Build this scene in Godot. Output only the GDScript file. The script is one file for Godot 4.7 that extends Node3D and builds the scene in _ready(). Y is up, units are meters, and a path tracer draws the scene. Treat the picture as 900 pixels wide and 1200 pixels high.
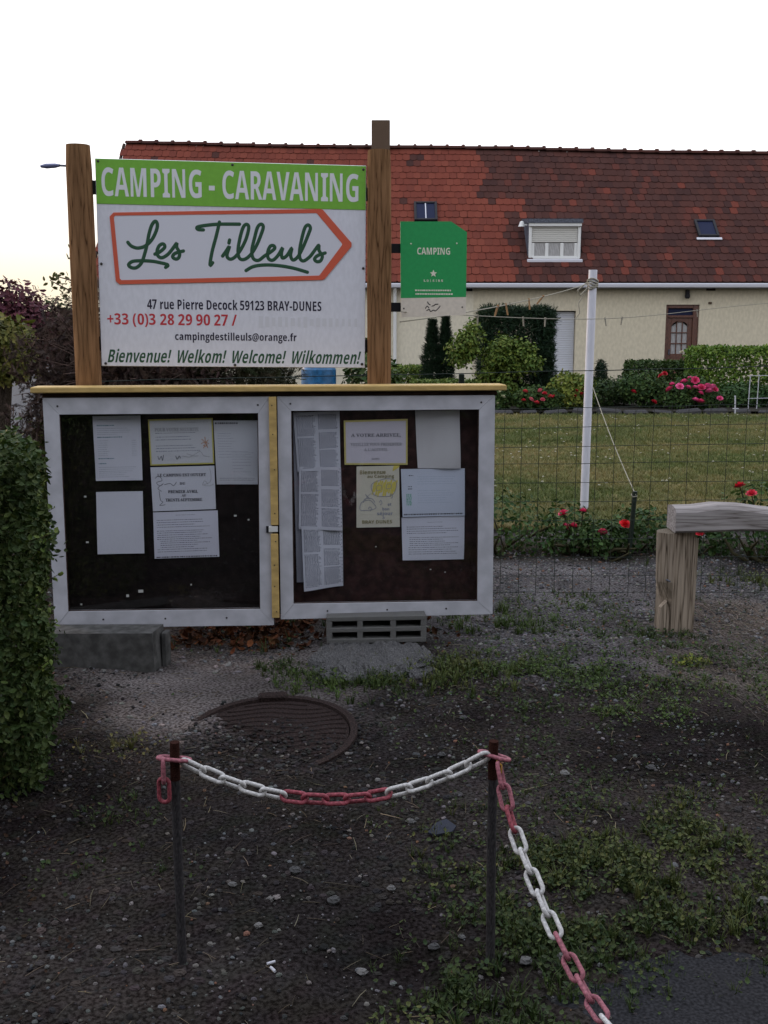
extends Node3D

# ---------------------------------------------------------------- helpers
var rng := RandomNumberGenerator.new()
var taken := {}
var M := {}
var patch_noise := FastNoiseLite.new()
var fine_noise := FastNoiseLite.new()

class MB:
	# collects faces into one SurfaceTool
	var st := SurfaceTool.new()
	var xf := Transform3D.IDENTITY
	func _init() -> void:
		st.begin(Mesh.PRIMITIVE_TRIANGLES)
	func v(p: Vector3, n: Vector3) -> void:
		st.set_normal((xf.basis * n).normalized())
		st.add_vertex(xf * p)
	func face(pts: Array, out: Vector3) -> void:
		var n: Vector3 = (pts[2] - pts[0]).cross(pts[1] - pts[0])
		if n.length() < 1e-12 and pts.size() > 3:
			n = (pts[3] - pts[0]).cross(pts[2] - pts[0])
		n = n.normalized()
		var q := pts.duplicate()
		if n.dot(out) < 0.0:
			q.reverse()
			n = -n
		for i in range(1, q.size() - 1):
			v(q[0], n); v(q[i], n); v(q[i + 1], n)
	func box(c: Vector3, s: Vector3, ch := 0.0) -> void:
		var h := s * 0.5
		ch = minf(ch, minf(h.x, minf(h.y, h.z)) * 0.9)
		var sg := [-1.0, 1.0]
		for a in 3:
			var b := (a + 1) % 3
			var k := (a + 2) % 3
			for sa in sg:
				var q := []
				for t in [[-1.0, -1.0], [1.0, -1.0], [1.0, 1.0], [-1.0, 1.0]]:
					var p := Vector3.ZERO
					p[a] = sa * h[a]; p[b] = t[0] * (h[b] - ch); p[k] = t[1] * (h[k] - ch)
					q.append(c + p)
				var n := Vector3.ZERO
				n[a] = sa
				face(q, n)
				if ch > 0.0:
					for sb in sg:
						var e := []
						for t in [[0, -1.0], [0, 1.0], [1, 1.0], [1, -1.0]]:
							var p2 := Vector3.ZERO
							p2[a] = sa * (h[a] - (ch if t[0] == 1 else 0.0))
							p2[b] = sb * (h[b] - (ch if t[0] == 0 else 0.0))
							p2[k] = t[1] * (h[k] - ch)
							e.append(c + p2)
						var n2 := Vector3.ZERO
						n2[a] = sa; n2[b] = sb
						face(e, n2)
		if ch > 0.0:
			for sx in sg:
				for sy in sg:
					for sz in sg:
						var o := Vector3(sx, sy, sz)
						face([c + o * Vector3(h.x, h.y - ch, h.z - ch), c + o * Vector3(h.x - ch, h.y, h.z - ch), c + o * Vector3(h.x - ch, h.y - ch, h.z)], o)
	func tube(pts: Array, radii: Array, sides := 8, caps := true) -> void:
		var rings := []
		var norms := []
		var up := Vector3.UP
		var count := pts.size()
		var prev := Vector3.ZERO
		for i in count:
			var d: Vector3
			if i == 0: d = pts[1] - pts[0]
			elif i == count - 1: d = pts[i] - pts[i - 1]
			else: d = pts[i + 1] - pts[i - 1]
			d = d.normalized()
			var a: Vector3
			if i == 0:
				a = d.cross(Vector3.UP if absf(d.y) < 0.9 else Vector3.RIGHT).normalized()
			else:
				a = (prev - d * prev.dot(d)).normalized()
			prev = a
			var b := d.cross(a)
			var ring := []
			var nn := []
			var r: float = radii[i] if i < radii.size() else radii[-1]
			for k in sides:
				var t := TAU * k / sides
				var n := a * cos(t) + b * sin(t)
				nn.append(n)
				ring.append(pts[i] + n * r)
			rings.append(ring)
			norms.append(nn)
		for i in count - 1:
			for k in sides:
				var l := (k + 1) % sides
				v(rings[i][k], norms[i][k]); v(rings[i + 1][l], norms[i + 1][l]); v(rings[i][l], norms[i][l])
				v(rings[i][k], norms[i][k]); v(rings[i + 1][k], norms[i + 1][k]); v(rings[i + 1][l], norms[i + 1][l])
		if caps:
			face(rings[0], pts[0] - pts[1])
			face(rings[count - 1], pts[count - 1] - pts[count - 2])
	func lathe(profile: Array, sides := 24, c := Vector3.ZERO) -> void:
		for i in profile.size() - 1:
			var p: Vector2 = profile[i]
			var q: Vector2 = profile[i + 1]
			var nn := Vector2(q.y - p.y, p.x - q.x).normalized()
			for k in sides:
				var t0 := TAU * k / sides
				var t1 := TAU * (k + 1) / sides
				var e0 := Vector3(cos(t0), 0, sin(t0))
				var e1 := Vector3(cos(t1), 0, sin(t1))
				var up := Vector3(0, 1, 0)
				var n0 := e0 * nn.x + up * nn.y
				var n1 := e1 * nn.x + up * nn.y
				var a := c + e0 * p.x + up * p.y
				var b := c + e1 * p.x + up * p.y
				var d := c + e0 * q.x + up * q.y
				var f := c + e1 * q.x + up * q.y
				if p.x > 0.0:
					v(a, n0); v(b, n1); v(d, n0)
				if q.x > 0.0:
					v(b, n1); v(f, n1); v(d, n0)
	func slab(poly: Array, y0: float, y1: float) -> void:
		# convex outline in xz, extruded in y
		var top := []
		var bot := []
		var mid := Vector3.ZERO
		for p in poly:
			top.append(Vector3(p.x, y1, p.y)); bot.append(Vector3(p.x, y0, p.y)); mid += Vector3(p.x, 0, p.y) / poly.size()
		face(top, Vector3.UP); face(bot, Vector3.DOWN)
		for i in poly.size():
			var j := (i + 1) % poly.size()
			face([top[i], top[j], bot[j], bot[i]], (top[i] + top[j]) * 0.5 - mid - Vector3(0, y1, 0))
	func plate(poly: Array, z0: float, z1: float) -> void:
		# convex outline in xy, extruded in z
		var f := []
		var b := []
		var mid := Vector3.ZERO
		for p in poly:
			f.append(Vector3(p.x, p.y, z1)); b.append(Vector3(p.x, p.y, z0)); mid += Vector3(p.x, p.y, 0) / poly.size()
		face(f, Vector3.BACK); face(b, Vector3.FORWARD)
		for i in poly.size():
			var j := (i + 1) % poly.size()
			face([f[i], f[j], b[j], b[i]], (f[i] + f[j]) * 0.5 - mid - Vector3(0, 0, z1))
	func mesh() -> ArrayMesh:
		return st.commit()

func lin(r: float, g: float, b: float) -> Color:
	return Color(r, g, b).linear_to_srgb()

func numbered(called: String) -> String:
	if not taken.has(called):
		taken[called] = 0
		return called
	taken[called] += 1
	return "%s_%03d" % [called, taken[called]]

func tag(o: Node3D, label: String, category: String, group := "") -> Node3D:
	o.set_meta("label", label)
	o.set_meta("category", category)
	if group: o.set_meta("group", group)
	return o

func thing(called: String, label: String, category: String, at := Vector3.ZERO, turn := 0.0, group := "") -> Node3D:
	var o := Node3D.new()
	o.name = numbered(called)
	add_child(o)
	o.position = at
	o.rotation.y = turn
	return tag(o, label, category, group)

func part(called: String, mesh: Mesh, mat: Material, parent: Node3D) -> MeshInstance3D:
	var o := MeshInstance3D.new()
	o.name = called if parent != self else numbered(called)
	o.mesh = mesh
	o.material_override = mat
	parent.add_child(o, true)
	return o

func structure(called: String, mesh: Mesh, mat: Material) -> MeshInstance3D:
	var o := part(called, mesh, mat, self)
	o.set_meta("kind", "structure")
	return o

func bx(called: String, c: Vector3, s: Vector3, mat: Material, parent: Node3D, ch := 0.0) -> MeshInstance3D:
	var b := MB.new()
	b.box(c, s, ch)
	return part(called, b.mesh(), mat, parent)

func scatter(called: String, mesh: Mesh, mat: Material, xs: Array, cols: Array, parent: Node3D) -> MultiMeshInstance3D:
	var mm := MultiMesh.new()
	mm.transform_format = MultiMesh.TRANSFORM_3D
	mm.use_colors = true
	mm.mesh = mesh
	mm.instance_count = xs.size()
	for i in xs.size():
		mm.set_instance_transform(i, xs[i])
		mm.set_instance_color(i, cols[i])
	var o := MultiMeshInstance3D.new()
	o.name = called if parent != self else numbered(called)
	o.multimesh = mm
	o.material_override = mat
	o.set_meta("kind", "stuff")
	parent.add_child(o, true)
	return o

func ntex(sd: int, freq: float, cols: Array, offs: Array, kind := FastNoiseLite.TYPE_SIMPLEX_SMOOTH, octaves := 4, size := 512) -> NoiseTexture2D:
	var n := FastNoiseLite.new()
	n.seed = sd
	n.noise_type = kind
	n.frequency = freq
	n.fractal_octaves = octaves
	var t := NoiseTexture2D.new()
	t.width = size
	t.height = size
	t.seamless = true
	t.noise = n
	var g := Gradient.new()
	g.colors = PackedColorArray(cols)
	g.offsets = PackedFloat32Array(offs)
	t.color_ramp = g
	return t

func htex(sd: int, freq: float, kind := FastNoiseLite.TYPE_SIMPLEX_SMOOTH, size := 512) -> NoiseTexture2D:
	return ntex(sd, freq, [Color.BLACK, Color.WHITE], [0.0, 1.0], kind, 4, size)

func mat(c: Color, rough := 0.8, metal := 0.0) -> StandardMaterial3D:
	var m := StandardMaterial3D.new()
	m.albedo_color = c
	m.roughness = rough
	m.metallic = metal
	# dull, dusty surfaces have next to no sheen
	m.metallic_specular = 0.5 if rough < 0.5 else (0.25 if rough < 0.75 else 0.1)
	return m

func grained(base: Color, dark: float, sc: Vector3, rough := 0.8, sd := 1, freq := 0.02, relief := 0.0) -> StandardMaterial3D:
	# base colour times a grey noise between dark and 1, laid by triplanar mapping in the thing's own axes
	var m := mat(base, rough)
	var lo := Color(dark, dark, dark)
	var mi := (1.0 + dark) * 0.5
	m.albedo_texture = ntex(sd, freq, [lo, Color(mi, mi, mi), Color.WHITE], [0.15, 0.5, 0.85])
	m.uv1_triplanar = true
	m.uv1_scale = sc
	if relief > 0.0:
		m.heightmap_enabled = true
		m.heightmap_texture = m.albedo_texture
		m.heightmap_scale = relief
	return m

func cracked(base: Color, dark: float, sc: Vector3, sd: int, freq: float, share := 0.8) -> StandardMaterial3D:
	# weathered wood: long thin cracks run along the grain
	var m := mat(base, 0.92)
	var n := FastNoiseLite.new()
	n.seed = sd
	n.noise_type = FastNoiseLite.TYPE_SIMPLEX_SMOOTH
	n.fractal_type = FastNoiseLite.FRACTAL_RIDGED
	n.fractal_octaves = 4
	n.frequency = freq
	var t := NoiseTexture2D.new()
	t.width = 1024
	t.height = 1024
	t.seamless = true
	t.noise = n
	var g := Gradient.new()
	var d := Color(dark, dark * 0.95, dark * 0.9)
	g.colors = PackedColorArray([Color.WHITE, Color(0.9, 0.9, 0.9), Color(0.74, 0.73, 0.72), d])
	g.offsets = PackedFloat32Array([0.1, 0.45, share, minf(share + 0.14, 1.0)])
	t.color_ramp = g
	m.albedo_texture = t
	m.uv1_triplanar = true
	m.uv1_scale = sc
	return m

func rv(a: float, b: float) -> float:
	return rng.randf_range(a, b)

func rdir() -> Vector3:
	var z := rv(-1, 1)
	var t := rv(0, TAU)
	var r := sqrt(1.0 - z * z)
	return Vector3(r * cos(t), z, r * sin(t))

func facing(n: Vector3, spin: float) -> Basis:
	# a basis whose z is n
	var a := n.cross(Vector3.UP if absf(n.y) < 0.95 else Vector3.RIGHT).normalized()
	var b := n.cross(a)
	var x := a * cos(spin) + b * sin(spin)
	return Basis(x, n.cross(x), n)

func vary(c: Color, amount: float) -> Color:
	var k := 1.0 + rv(-amount, amount)
	return Color(c.r * k * (1.0 + rv(-0.12, 0.12)), c.g * k, c.b * k * (1.0 + rv(-0.12, 0.12)))

func zone(x: float, z: float, cx: float, cz: float, rx: float, rz: float) -> float:
	var d := sqrt(pow((x - cx) / rx, 2.0) + pow((z - cz) / rz, 2.0)) + patch_noise.get_noise_2d(x * 60.0, z * 60.0) * 0.5
	return clampf((1.25 - d) / 0.5, 0.0, 1.0)

func ground_y(x: float, z: float) -> float:
	var k := clampf((3.6 - absf(x)) / 0.8, 0.0, 1.0) * clampf((z + 8.4) / 0.6, 0.0, 1.0) * clampf((0.5 - z) / 0.5, 0.0, 1.0)
	var h := patch_noise.get_noise_2d(x * 40.0, z * 40.0) * 0.022 + fine_noise.get_noise_2d(x * 30.0, z * 30.0) * 0.009
	return h * k

func curve_points(p: Array, per := 6) -> Array:
	var out := []
	for i in p.size() - 1:
		var a = p[maxi(i - 1, 0)]
		var b = p[i]
		var c = p[i + 1]
		var d = p[mini(i + 2, p.size() - 1)]
		for k in per:
			var t := float(k) / per
			out.append(b.cubic_interpolate(c, a, d, t))
	out.append(p[-1])
	return out

func text(parent: Node3D, s: String, font: Font, m: Material, x0: float, x1: float, y0: float, y1: float, z: float, shear := 0.0, called := "lettering") -> MeshInstance3D:
	var t := TextMesh.new()
	t.font = font
	t.text = s
	t.font_size = 48
	t.pixel_size = 0.01
	t.depth = 0.02
	t.curve_step = 2.0
	var a := t.get_mesh_arrays()
	var box := t.get_aabb()
	var vs: PackedVector3Array = a[Mesh.ARRAY_VERTEX]
	var kx := (x1 - x0) / box.size.x
	var ky := (y1 - y0) / box.size.y
	var w := 0.0004
	for i in vs.size():
		var p := vs[i]
		var yy := (p.y - box.position.y) * ky
		vs[i] = Vector3(x0 + (p.x - box.position.x) * kx + shear * (yy - (y1 - y0) * 0.5), y0 + yy, z + (w if p.z > box.position.z + box.size.z * 0.5 else 0.0))
	a[Mesh.ARRAY_VERTEX] = vs
	a[Mesh.ARRAY_TANGENT] = null
	var am := ArrayMesh.new()
	am.add_surface_from_arrays(Mesh.PRIMITIVE_TRIANGLES, a)
	return part(called, am, m, parent)

func brush(parent: Node3D, strokes: Array, width: float, m: Material, z: float, called := "lettering") -> void:
	# painted strokes: low rounded ribbons in the xy plane
	var b := MB.new()
	for s in strokes:
		var pts := []
		for i in range(0, s.size(), 2):
			pts.append(Vector3(s[i], s[i + 1], z))
		var q := curve_points(pts, 5)
		var n := q.size()
		var rings := []
		for i in n:
			var d: Vector3 = (q[mini(i + 1, n - 1)] - q[maxi(i - 1, 0)]).normalized()
			var side := Vector3(-d.y, d.x, 0)
			var w := width * 0.5
			var ring := []
			for k in 6:
				var t := PI * k / 5.0
				ring.append(q[i] + side * cos(t) * w + Vector3(0, 0, sin(t) * minf(width * 0.1, 0.0008)))
			rings.append(ring)
		for i in n - 1:
			for k in 5:
				b.face([rings[i][k], rings[i][k + 1], rings[i + 1][k + 1], rings[i + 1][k]], Vector3(0, 0, 1))
		for e in [0, n - 1]:
			var d2: Vector3 = (q[1] - q[0]) if e == 0 else (q[n - 2] - q[n - 1])
			d2 = -d2.normalized()
			var side2 := Vector3(-d2.y, d2.x, 0)
			var fan := []
			for k in 9:
				var t2 := PI * k / 8.0
				fan.append(q[e] + (side2 * cos(t2) + d2 * sin(t2)) * width * 0.5)
			var top: Vector3 = q[e] + Vector3(0, 0, minf(width * 0.1, 0.0008))
			for k in 8:
				b.face([top, fan[k], fan[k + 1]], Vector3(0, 0, 1))
	part(called, b.mesh(), m, parent)

# ---------------------------------------------------------------- leaf shapes
func leaf_mesh(l: float, w: float, fold := 0.25, curl := 0.2) -> ArrayMesh:
	# a leaf along +y, lying in the xy plane, folded along its rib
	var b := MB.new()
	var rib := [Vector3(0, 0, 0), Vector3(0, l * 0.45, -fold * w * 0.5), Vector3(0, l, curl * l * 0.5)]
	for s in [-1.0, 1.0]:
		var e1 := Vector3(s * w * 0.5, l * 0.3, 0)
		var e2 := Vector3(s * w * 0.42, l * 0.68, curl * l * 0.15)
		b.face([rib[0], e1, rib[1]], Vector3(0, 0, 1))
		b.face([e1, e2, rib[1]], Vector3(0, 0, 1))
		b.face([e2, rib[2], rib[1]], Vector3(0, 0, 1))
	return b.mesh()

func spray_mesh(l: float, w: float, n := 7) -> ArrayMesh:
	# a conifer twig: short needles either side of an axis along +y
	var b := MB.new()
	var r := RandomNumberGenerator.new()
	r.seed = 77
	for i in n:
		var t := float(i) / (n - 1)
		for s in [-1.0, 1.0]:
			var p := Vector3(0, l * t * 0.85, 0)
			var q := p + Vector3(s * w * (1.0 - t * 0.55), l * 0.26, r.randf_range(-0.35, 0.35) * w)
			var o := Vector3(0, w * 0.2, w * 0.1 * s)
			b.face([p - o, q, p + o], Vector3(0, 0, 1))
	return b.mesh()

func tuft_mesh(h: float, spread: float, blades := 6, sd := 5) -> ArrayMesh:
	var b := MB.new()
	var r := RandomNumberGenerator.new()
	r.seed = sd
	for i in blades:
		var t := r.randf_range(0, TAU)
		var d := Vector3(cos(t), 0, sin(t))
		var s := Vector3(-d.z, 0, d.x) * h * r.randf_range(0.025, 0.045)
		var o := d * spread * r.randf_range(0.0, 0.3)
		var hh := h * r.randf_range(0.55, 1.0)
		var m1 := o + d * spread * 0.35 + Vector3(0, hh * 0.6, 0)
		var m2 := o + d * spread * r.randf_range(0.8, 1.4) + Vector3(0, hh, 0)
		b.face([o - s, o + s, m1 + s * 0.8, m1 - s * 0.8], Vector3(-d.x, 0.3, -d.z))
		b.face([m1 - s * 0.8, m1 + s * 0.8, m2], Vector3(-d.x, 0.3, -d.z))
	return b.mesh()

func bloom_mesh() -> ArrayMesh:
	# a full double flower of radius 1: rings of cupped petals
	var b := MB.new()
	var rings := [[5, 1.0, 0.15, 0.95], [5, 0.85, 0.4, 0.8], [5, 0.62, 0.62, 0.62], [4, 0.36, 0.75, 0.45], [3, 0.18, 0.8, 0.3]]
	for ri in rings.size():
		var g: Array = rings[ri]
		for k in g[0]:
			var t: float = TAU * k / g[0] + ri * 0.7
			var d := Vector3(cos(t), 0, sin(t))
			var s = Vector3(-d.z, 0, d.x) * g[3] * 0.55
			var root := Vector3(0, -0.1, 0)
			var mid: Vector3 = d * g[1] * 0.65 + Vector3(0, g[2] * 0.45, 0)
			var tip: Vector3 = d * g[1] + Vector3(0, g[2], 0)
			b.face([root, mid - s, mid], Vector3.UP); b.face([root, mid, mid + s], Vector3.UP)
			b.face([mid - s, tip - s * 0.6, tip, mid], Vector3.UP); b.face([mid, tip, tip + s * 0.6, mid + s], Vector3.UP)
	return b.mesh()

func stone_mesh(sd: int, flat := 0.6) -> ArrayMesh:
	var r := RandomNumberGenerator.new()
	r.seed = sd
	var b := MB.new()
	var rows := []
	for i in 5:
		var la := -PI / 2 + PI * i / 4.0
		var ring := []
		for k in 6:
			var t := TAU * k / 6.0 + i * 0.3
			ring.append(Vector3(cos(la) * cos(t), sin(la) * flat, cos(la) * sin(t)) * 0.5 * r.randf_range(0.78, 1.12))
		rows.append(ring)
	for i in 4:
		for k in 6:
			var l := (k + 1) % 6
			var q := [rows[i][k], rows[i][l], rows[i + 1][l], rows[i + 1][k]]
			b.face([q[0], q[1], q[2]], q[0] + q[1] + q[2])
			b.face([q[0], q[2], q[3]], q[0] + q[2] + q[3])
	return b.mesh()

# ---------------------------------------------------------------- main
func _ready() -> void:
	rng.seed = 4711
	patch_noise.seed = 3
	patch_noise.frequency = 0.02
	patch_noise.fractal_octaves = 3
	fine_noise.seed = 8
	fine_noise.frequency = 0.2
	# camera
	var cam := Camera3D.new()
	cam.name = "camera"
	cam.fov = 51.28
	cam.position = Vector3(0, 1.45, 0)
	cam.rotation_degrees = Vector3(-9.537, 0, 0)
	cam.near = 0.05
	cam.far = 1200.0
	cam.current = true
	add_child(cam)
	# sky: white evening sky, warm low down where the sun has gone
	var im := Image.create(256, 128, false, Image.FORMAT_RGBF)
	for j in 128:
		var el := 90.0 - (j + 0.5) / 128.0 * 180.0
		for i in 256:
			var az := (i + 0.5) / 256.0 * 360.0
			var toward := 0.5 + 0.5 * cos(deg_to_rad(az + 40.0))
			var e := maxf(el, 0.0)
			var c := Vector3(1.0, 1.08, 1.27).lerp(Vector3(1.18, 1.17, 1.2), exp(-e / 28.0))
			c *= 0.82 + 0.42 * toward
			c = c.lerp(Vector3(0.74, 0.60, 0.36), exp(-pow(e / 7.6, 2.0)) * toward * 0.92)
			if el < 0.0:
				c = Vector3(0.08, 0.075, 0.065)
			im.set_pixel(i, j, Color(c.x, c.y, c.z))
	var pano := PanoramaSkyMaterial.new()
	pano.panorama = ImageTexture.create_from_image(im)
	var sky := Sky.new()
	sky.sky_material = pano
	var env := Environment.new()
	env.background_mode = Environment.BG_SKY
	env.sky = sky
	env.background_energy_multiplier = 1.0
	env.tonemap_mode = Environment.TONE_MAPPER_LINEAR
	env.tonemap_exposure = 1.38
	env.sdfgi_enabled = true
	env.ssao_enabled = true
	env.ssil_enabled = true
	var we := WorldEnvironment.new()
	we.name = "world_environment"
	we.environment = env
	add_child(we)
	# the low sun, veiled, behind the houses on the sunset side
	var sun := DirectionalLight3D.new()
	sun.name = "sun"
	sun.light_energy = 0.3
	sun.light_color = Color(1.0, 0.82, 0.6)
	sun.light_angular_distance = 12.0
	sun.shadow_enabled = true
	add_child(sun)
	sun.look_at_from_position(Vector3(-7.4, 2.2, -6.7), Vector3.ZERO)

	materials()
	ground()
	house()
	garden()
	left_side()
	trees_behind()
	fence()
	washing_line()
	notice_board()
	signs()
	near_hedge()
	foreground()

func materials() -> void:
	M.leaf = mat(Color.WHITE, 0.55)
	M.leaf.vertex_color_use_as_albedo = true
	M.leaf.backlight_enabled = true
	M.leaf.backlight = Color(0.45, 0.5, 0.3)
	M.petal = mat(Color.WHITE, 0.6)
	M.petal.vertex_color_use_as_albedo = true
	M.dry = mat(Color.WHITE, 0.9)
	M.dry.vertex_color_use_as_albedo = true
	M.stem = mat(lin(0.05, 0.045, 0.025), 0.85)
	M.bark = grained(lin(0.09, 0.07, 0.055), 0.35, Vector3(8, 2, 8), 0.95, 21, 0.03, 0.6)
	M.twig = mat(lin(0.14, 0.095, 0.08), 0.9)
	# cream house
	M.cream = grained(lin(0.58, 0.52, 0.39), 0.93, Vector3(0.7, 0.35, 0.7), 0.95, 31, 0.03, 0.2)
	M.cream_pale = grained(lin(0.61, 0.56, 0.44), 0.94, Vector3(0.7, 0.35, 0.7), 0.95, 32, 0.03, 0.2)
	M.zinc = grained(lin(0.12, 0.13, 0.16), 0.7, Vector3(1.5, 1.5, 1.5), 0.5, 33)
	M.gutter = mat(lin(0.42, 0.42, 0.45), 0.5)
	M.lead = mat(lin(0.5, 0.5, 0.54), 0.6)
	M.upvc = mat(lin(0.6, 0.6, 0.58), 0.45)
	M.shutter = mat(lin(0.5, 0.49, 0.45), 0.5)
	M.shutter_white = mat(lin(0.5, 0.51, 0.54), 0.5)
	M.door_wood = grained(lin(0.14, 0.05, 0.028), 0.6, Vector3(6, 0.8, 6), 0.45, 34)
	M.window_glass = mat(lin(0.016, 0.02, 0.045), 0.3)
	M.window_glass.metallic_specular = 0.12
	M.curtain = grained(lin(0.42, 0.41, 0.40), 0.75, Vector3(5, 0.3, 5), 0.9, 35, 0.03)
	M.black_metal = mat(lin(0.015, 0.015, 0.017), 0.5)
	M.brick = grained(lin(0.20, 0.14, 0.10), 0.45, Vector3(3, 5, 3), 0.95, 36, 0.05, 0.5)
	# wood and paint of the board
	M.post = cracked(lin(0.275, 0.15, 0.075), 0.4, Vector3(2.6, 0.18, 2.6), 41, 0.014, 0.78)
	M.white_paint = grained(lin(0.49, 0.49, 0.53), 0.9, Vector3(1.2, 1.2, 1.2), 0.55, 42, 0.012, 0.0)
	M.yellow_paint = grained(lin(0.55, 0.38, 0.145), 0.85, Vector3(0.6, 1.5, 4), 0.6, 43, 0.03, 0.0)
	M.brown_strip = grained(lin(0.06, 0.035, 0.025), 0.6, Vector3(1, 6, 6), 0.7, 44)
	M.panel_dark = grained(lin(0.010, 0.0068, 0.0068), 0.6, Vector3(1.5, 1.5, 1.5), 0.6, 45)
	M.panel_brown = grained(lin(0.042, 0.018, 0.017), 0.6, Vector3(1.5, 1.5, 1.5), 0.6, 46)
	var g := mat(Color(0.1, 0.1, 0.1, 0.01), 0.02)
	g.transparency = BaseMaterial3D.TRANSPARENCY_ALPHA
	M.glass = g
	M.screw = mat(lin(0.05, 0.045, 0.045), 0.45, 0.6)
	# signs
	M.sign_white = grained(lin(0.71, 0.71, 0.77), 0.96, Vector3(2.2, 0.9, 1.5), 0.35, 51, 0.04)
	M.sign_lime = grained(lin(0.20, 0.47, 0.06), 0.96, Vector3(1.5, 1.5, 1.5), 0.35, 52, 0.04)
	M.sign_orange = mat(lin(0.60, 0.11, 0.06), 0.4)
	M.sign_inner = mat(lin(0.64, 0.64, 0.70), 0.4)
	M.ink_green = mat(lin(0.035, 0.09, 0.05), 0.5)
	M.ink_dark = mat(lin(0.03, 0.025, 0.045), 0.5)
	M.ink_red = mat(lin(0.50, 0.05, 0.06), 0.5)
	M.ink_white = mat(lin(0.70, 0.70, 0.72), 0.5)
	M.green_panel = grained(lin(0.03, 0.33, 0.10), 0.96, Vector3(2, 2, 2), 0.35, 53, 0.04)
	M.cream_panel = grained(lin(0.70, 0.63, 0.54), 0.95, Vector3(2, 2, 2), 0.4, 54, 0.04)
	M.ink_cream = mat(lin(0.72, 0.70, 0.58), 0.5)
	# ground things
	M.concrete = grained(lin(0.10, 0.098, 0.094), 0.75, Vector3(1.5, 1.5, 1.5), 0.95, 61, 0.02, 0.1)
	M.concrete_rough = grained(lin(0.20, 0.195, 0.195), 0.4, Vector3(5, 5, 5), 0.95, 62, 0.05, 0.8)
	M.block = grained(lin(0.32, 0.315, 0.30), 0.5, Vector3(9, 9, 9), 0.95, 63, 0.06, 0.8)
	M.cast_iron = grained(lin(0.042, 0.026, 0.023), 0.45, Vector3(5, 5, 5), 0.7, 64, 0.04, 0.3)
	M.pipe = grained(lin(0.062, 0.057, 0.060), 0.5, Vector3(9, 3, 9), 0.55, 65, 0.04)
	M.rust = grained(lin(0.052, 0.022, 0.017), 0.5, Vector3(12, 12, 12), 0.9, 66, 0.04)
	M.chain_white = grained(lin(0.56, 0.54, 0.52), 0.7, Vector3(7, 7, 7), 0.45, 67, 0.03)
	M.chain_red = grained(lin(0.33, 0.075, 0.095), 0.6, Vector3(7, 7, 7), 0.5, 68, 0.03)
	M.chain_pink = grained(lin(0.38, 0.135, 0.165), 0.62, Vector3(7, 7, 7), 0.5, 69, 0.03)
	M.grey_wood = cracked(lin(0.37, 0.34, 0.33), 0.42, Vector3(0.16, 3.2, 3.2), 70, 0.012)
	M.log_wood = cracked(lin(0.38, 0.31, 0.24), 0.36, Vector3(3.4, 0.13, 3.4), 71, 0.012, 0.74)
	M.log_end = grained(lin(0.30, 0.25, 0.19), 0.5, Vector3(8, 8, 8), 0.9, 72, 0.04, 0.4)
	M.pole_white = grained(lin(0.60, 0.60, 0.66), 0.94, Vector3(2, 0.6, 2), 0.45, 73)
	M.rope = grained(lin(0.45, 0.42, 0.34), 0.6, Vector3(30, 30, 30), 0.95, 74)
	M.wire = mat(lin(0.02, 0.028, 0.022), 0.5, 0.3)
	M.peg_wood = mat(lin(0.34, 0.20, 0.10), 0.8)
	M.plastic_blue = grained(lin(0.02, 0.14, 0.32), 0.7, Vector3(2, 2, 2), 0.4, 75)

# ---------------------------------------------------------------- ground
func soil(x: float, z: float) -> Color:
	var n := patch_noise.get_noise_2d(x * 90.0, z * 90.0)
	var n2 := fine_noise.get_noise_2d(x * 12.0, z * 12.0)
	var c := Color(0.031, 0.0265, 0.0245)
	# trodden pale earth before the board
	c = c.lerp(Color(0.105, 0.094, 0.092), zone(x, z, -0.55, -4.25, 0.75, 0.5))
	# dark humus round the cover
	c = c.lerp(Color(0.016, 0.0145, 0.014), zone(x, z, -0.15, -2.9, 0.55, 0.7) * 0.9)
	c = c.lerp(Color(0.015, 0.0125, 0.012), zone(x, z, 1.15, -3.6, 0.5, 0.3) * 0.8)
	# gravel towards and beyond the fence
	c = c.lerp(Color(0.080, 0.076, 0.078), zone(x, z, 1.6, -6.4, 2.6, 1.4))
	c = c.lerp(Color(0.105, 0.09, 0.08), zone(x, z, 2.0, -4.9, 0.9, 0.7))
	c = c.lerp(Color(0.075, 0.07, 0.072), zone(x, z, 0.75, -4.9, 0.5, 0.5))
	# rose bed under the fence
	c = c.lerp(Color(0.035, 0.030, 0.024), zone(x, z, 1.5, -7.1, 2.6, 0.35))
	var n3 := patch_noise.get_noise_2d(x * 24.0 + 400.0, z * 24.0)
	var k := clampf(1.42 + n * 0.85 + n3 * 1.1 + n2 * 0.35, 0.5, 2.6)
	return Color(c.r * k, c.g * k, c.b * k)

func axis(fine0: float, fine1: float, step: float, lo: float, hi: float) -> Array:
	var a := []
	var v := fine0
	while v <= fine1 + 1e-4:
		a.append(v)
		v += step
	var s := step
	var t := fine1
	while t < hi:
		s *= 1.45
		t = minf(t + s, hi)
		a.append(t)
	s = step
	t = fine0
	while t > lo:
		s *= 1.45
		t = maxf(t - s, lo)
		a.push_front(t)
	return a

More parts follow.
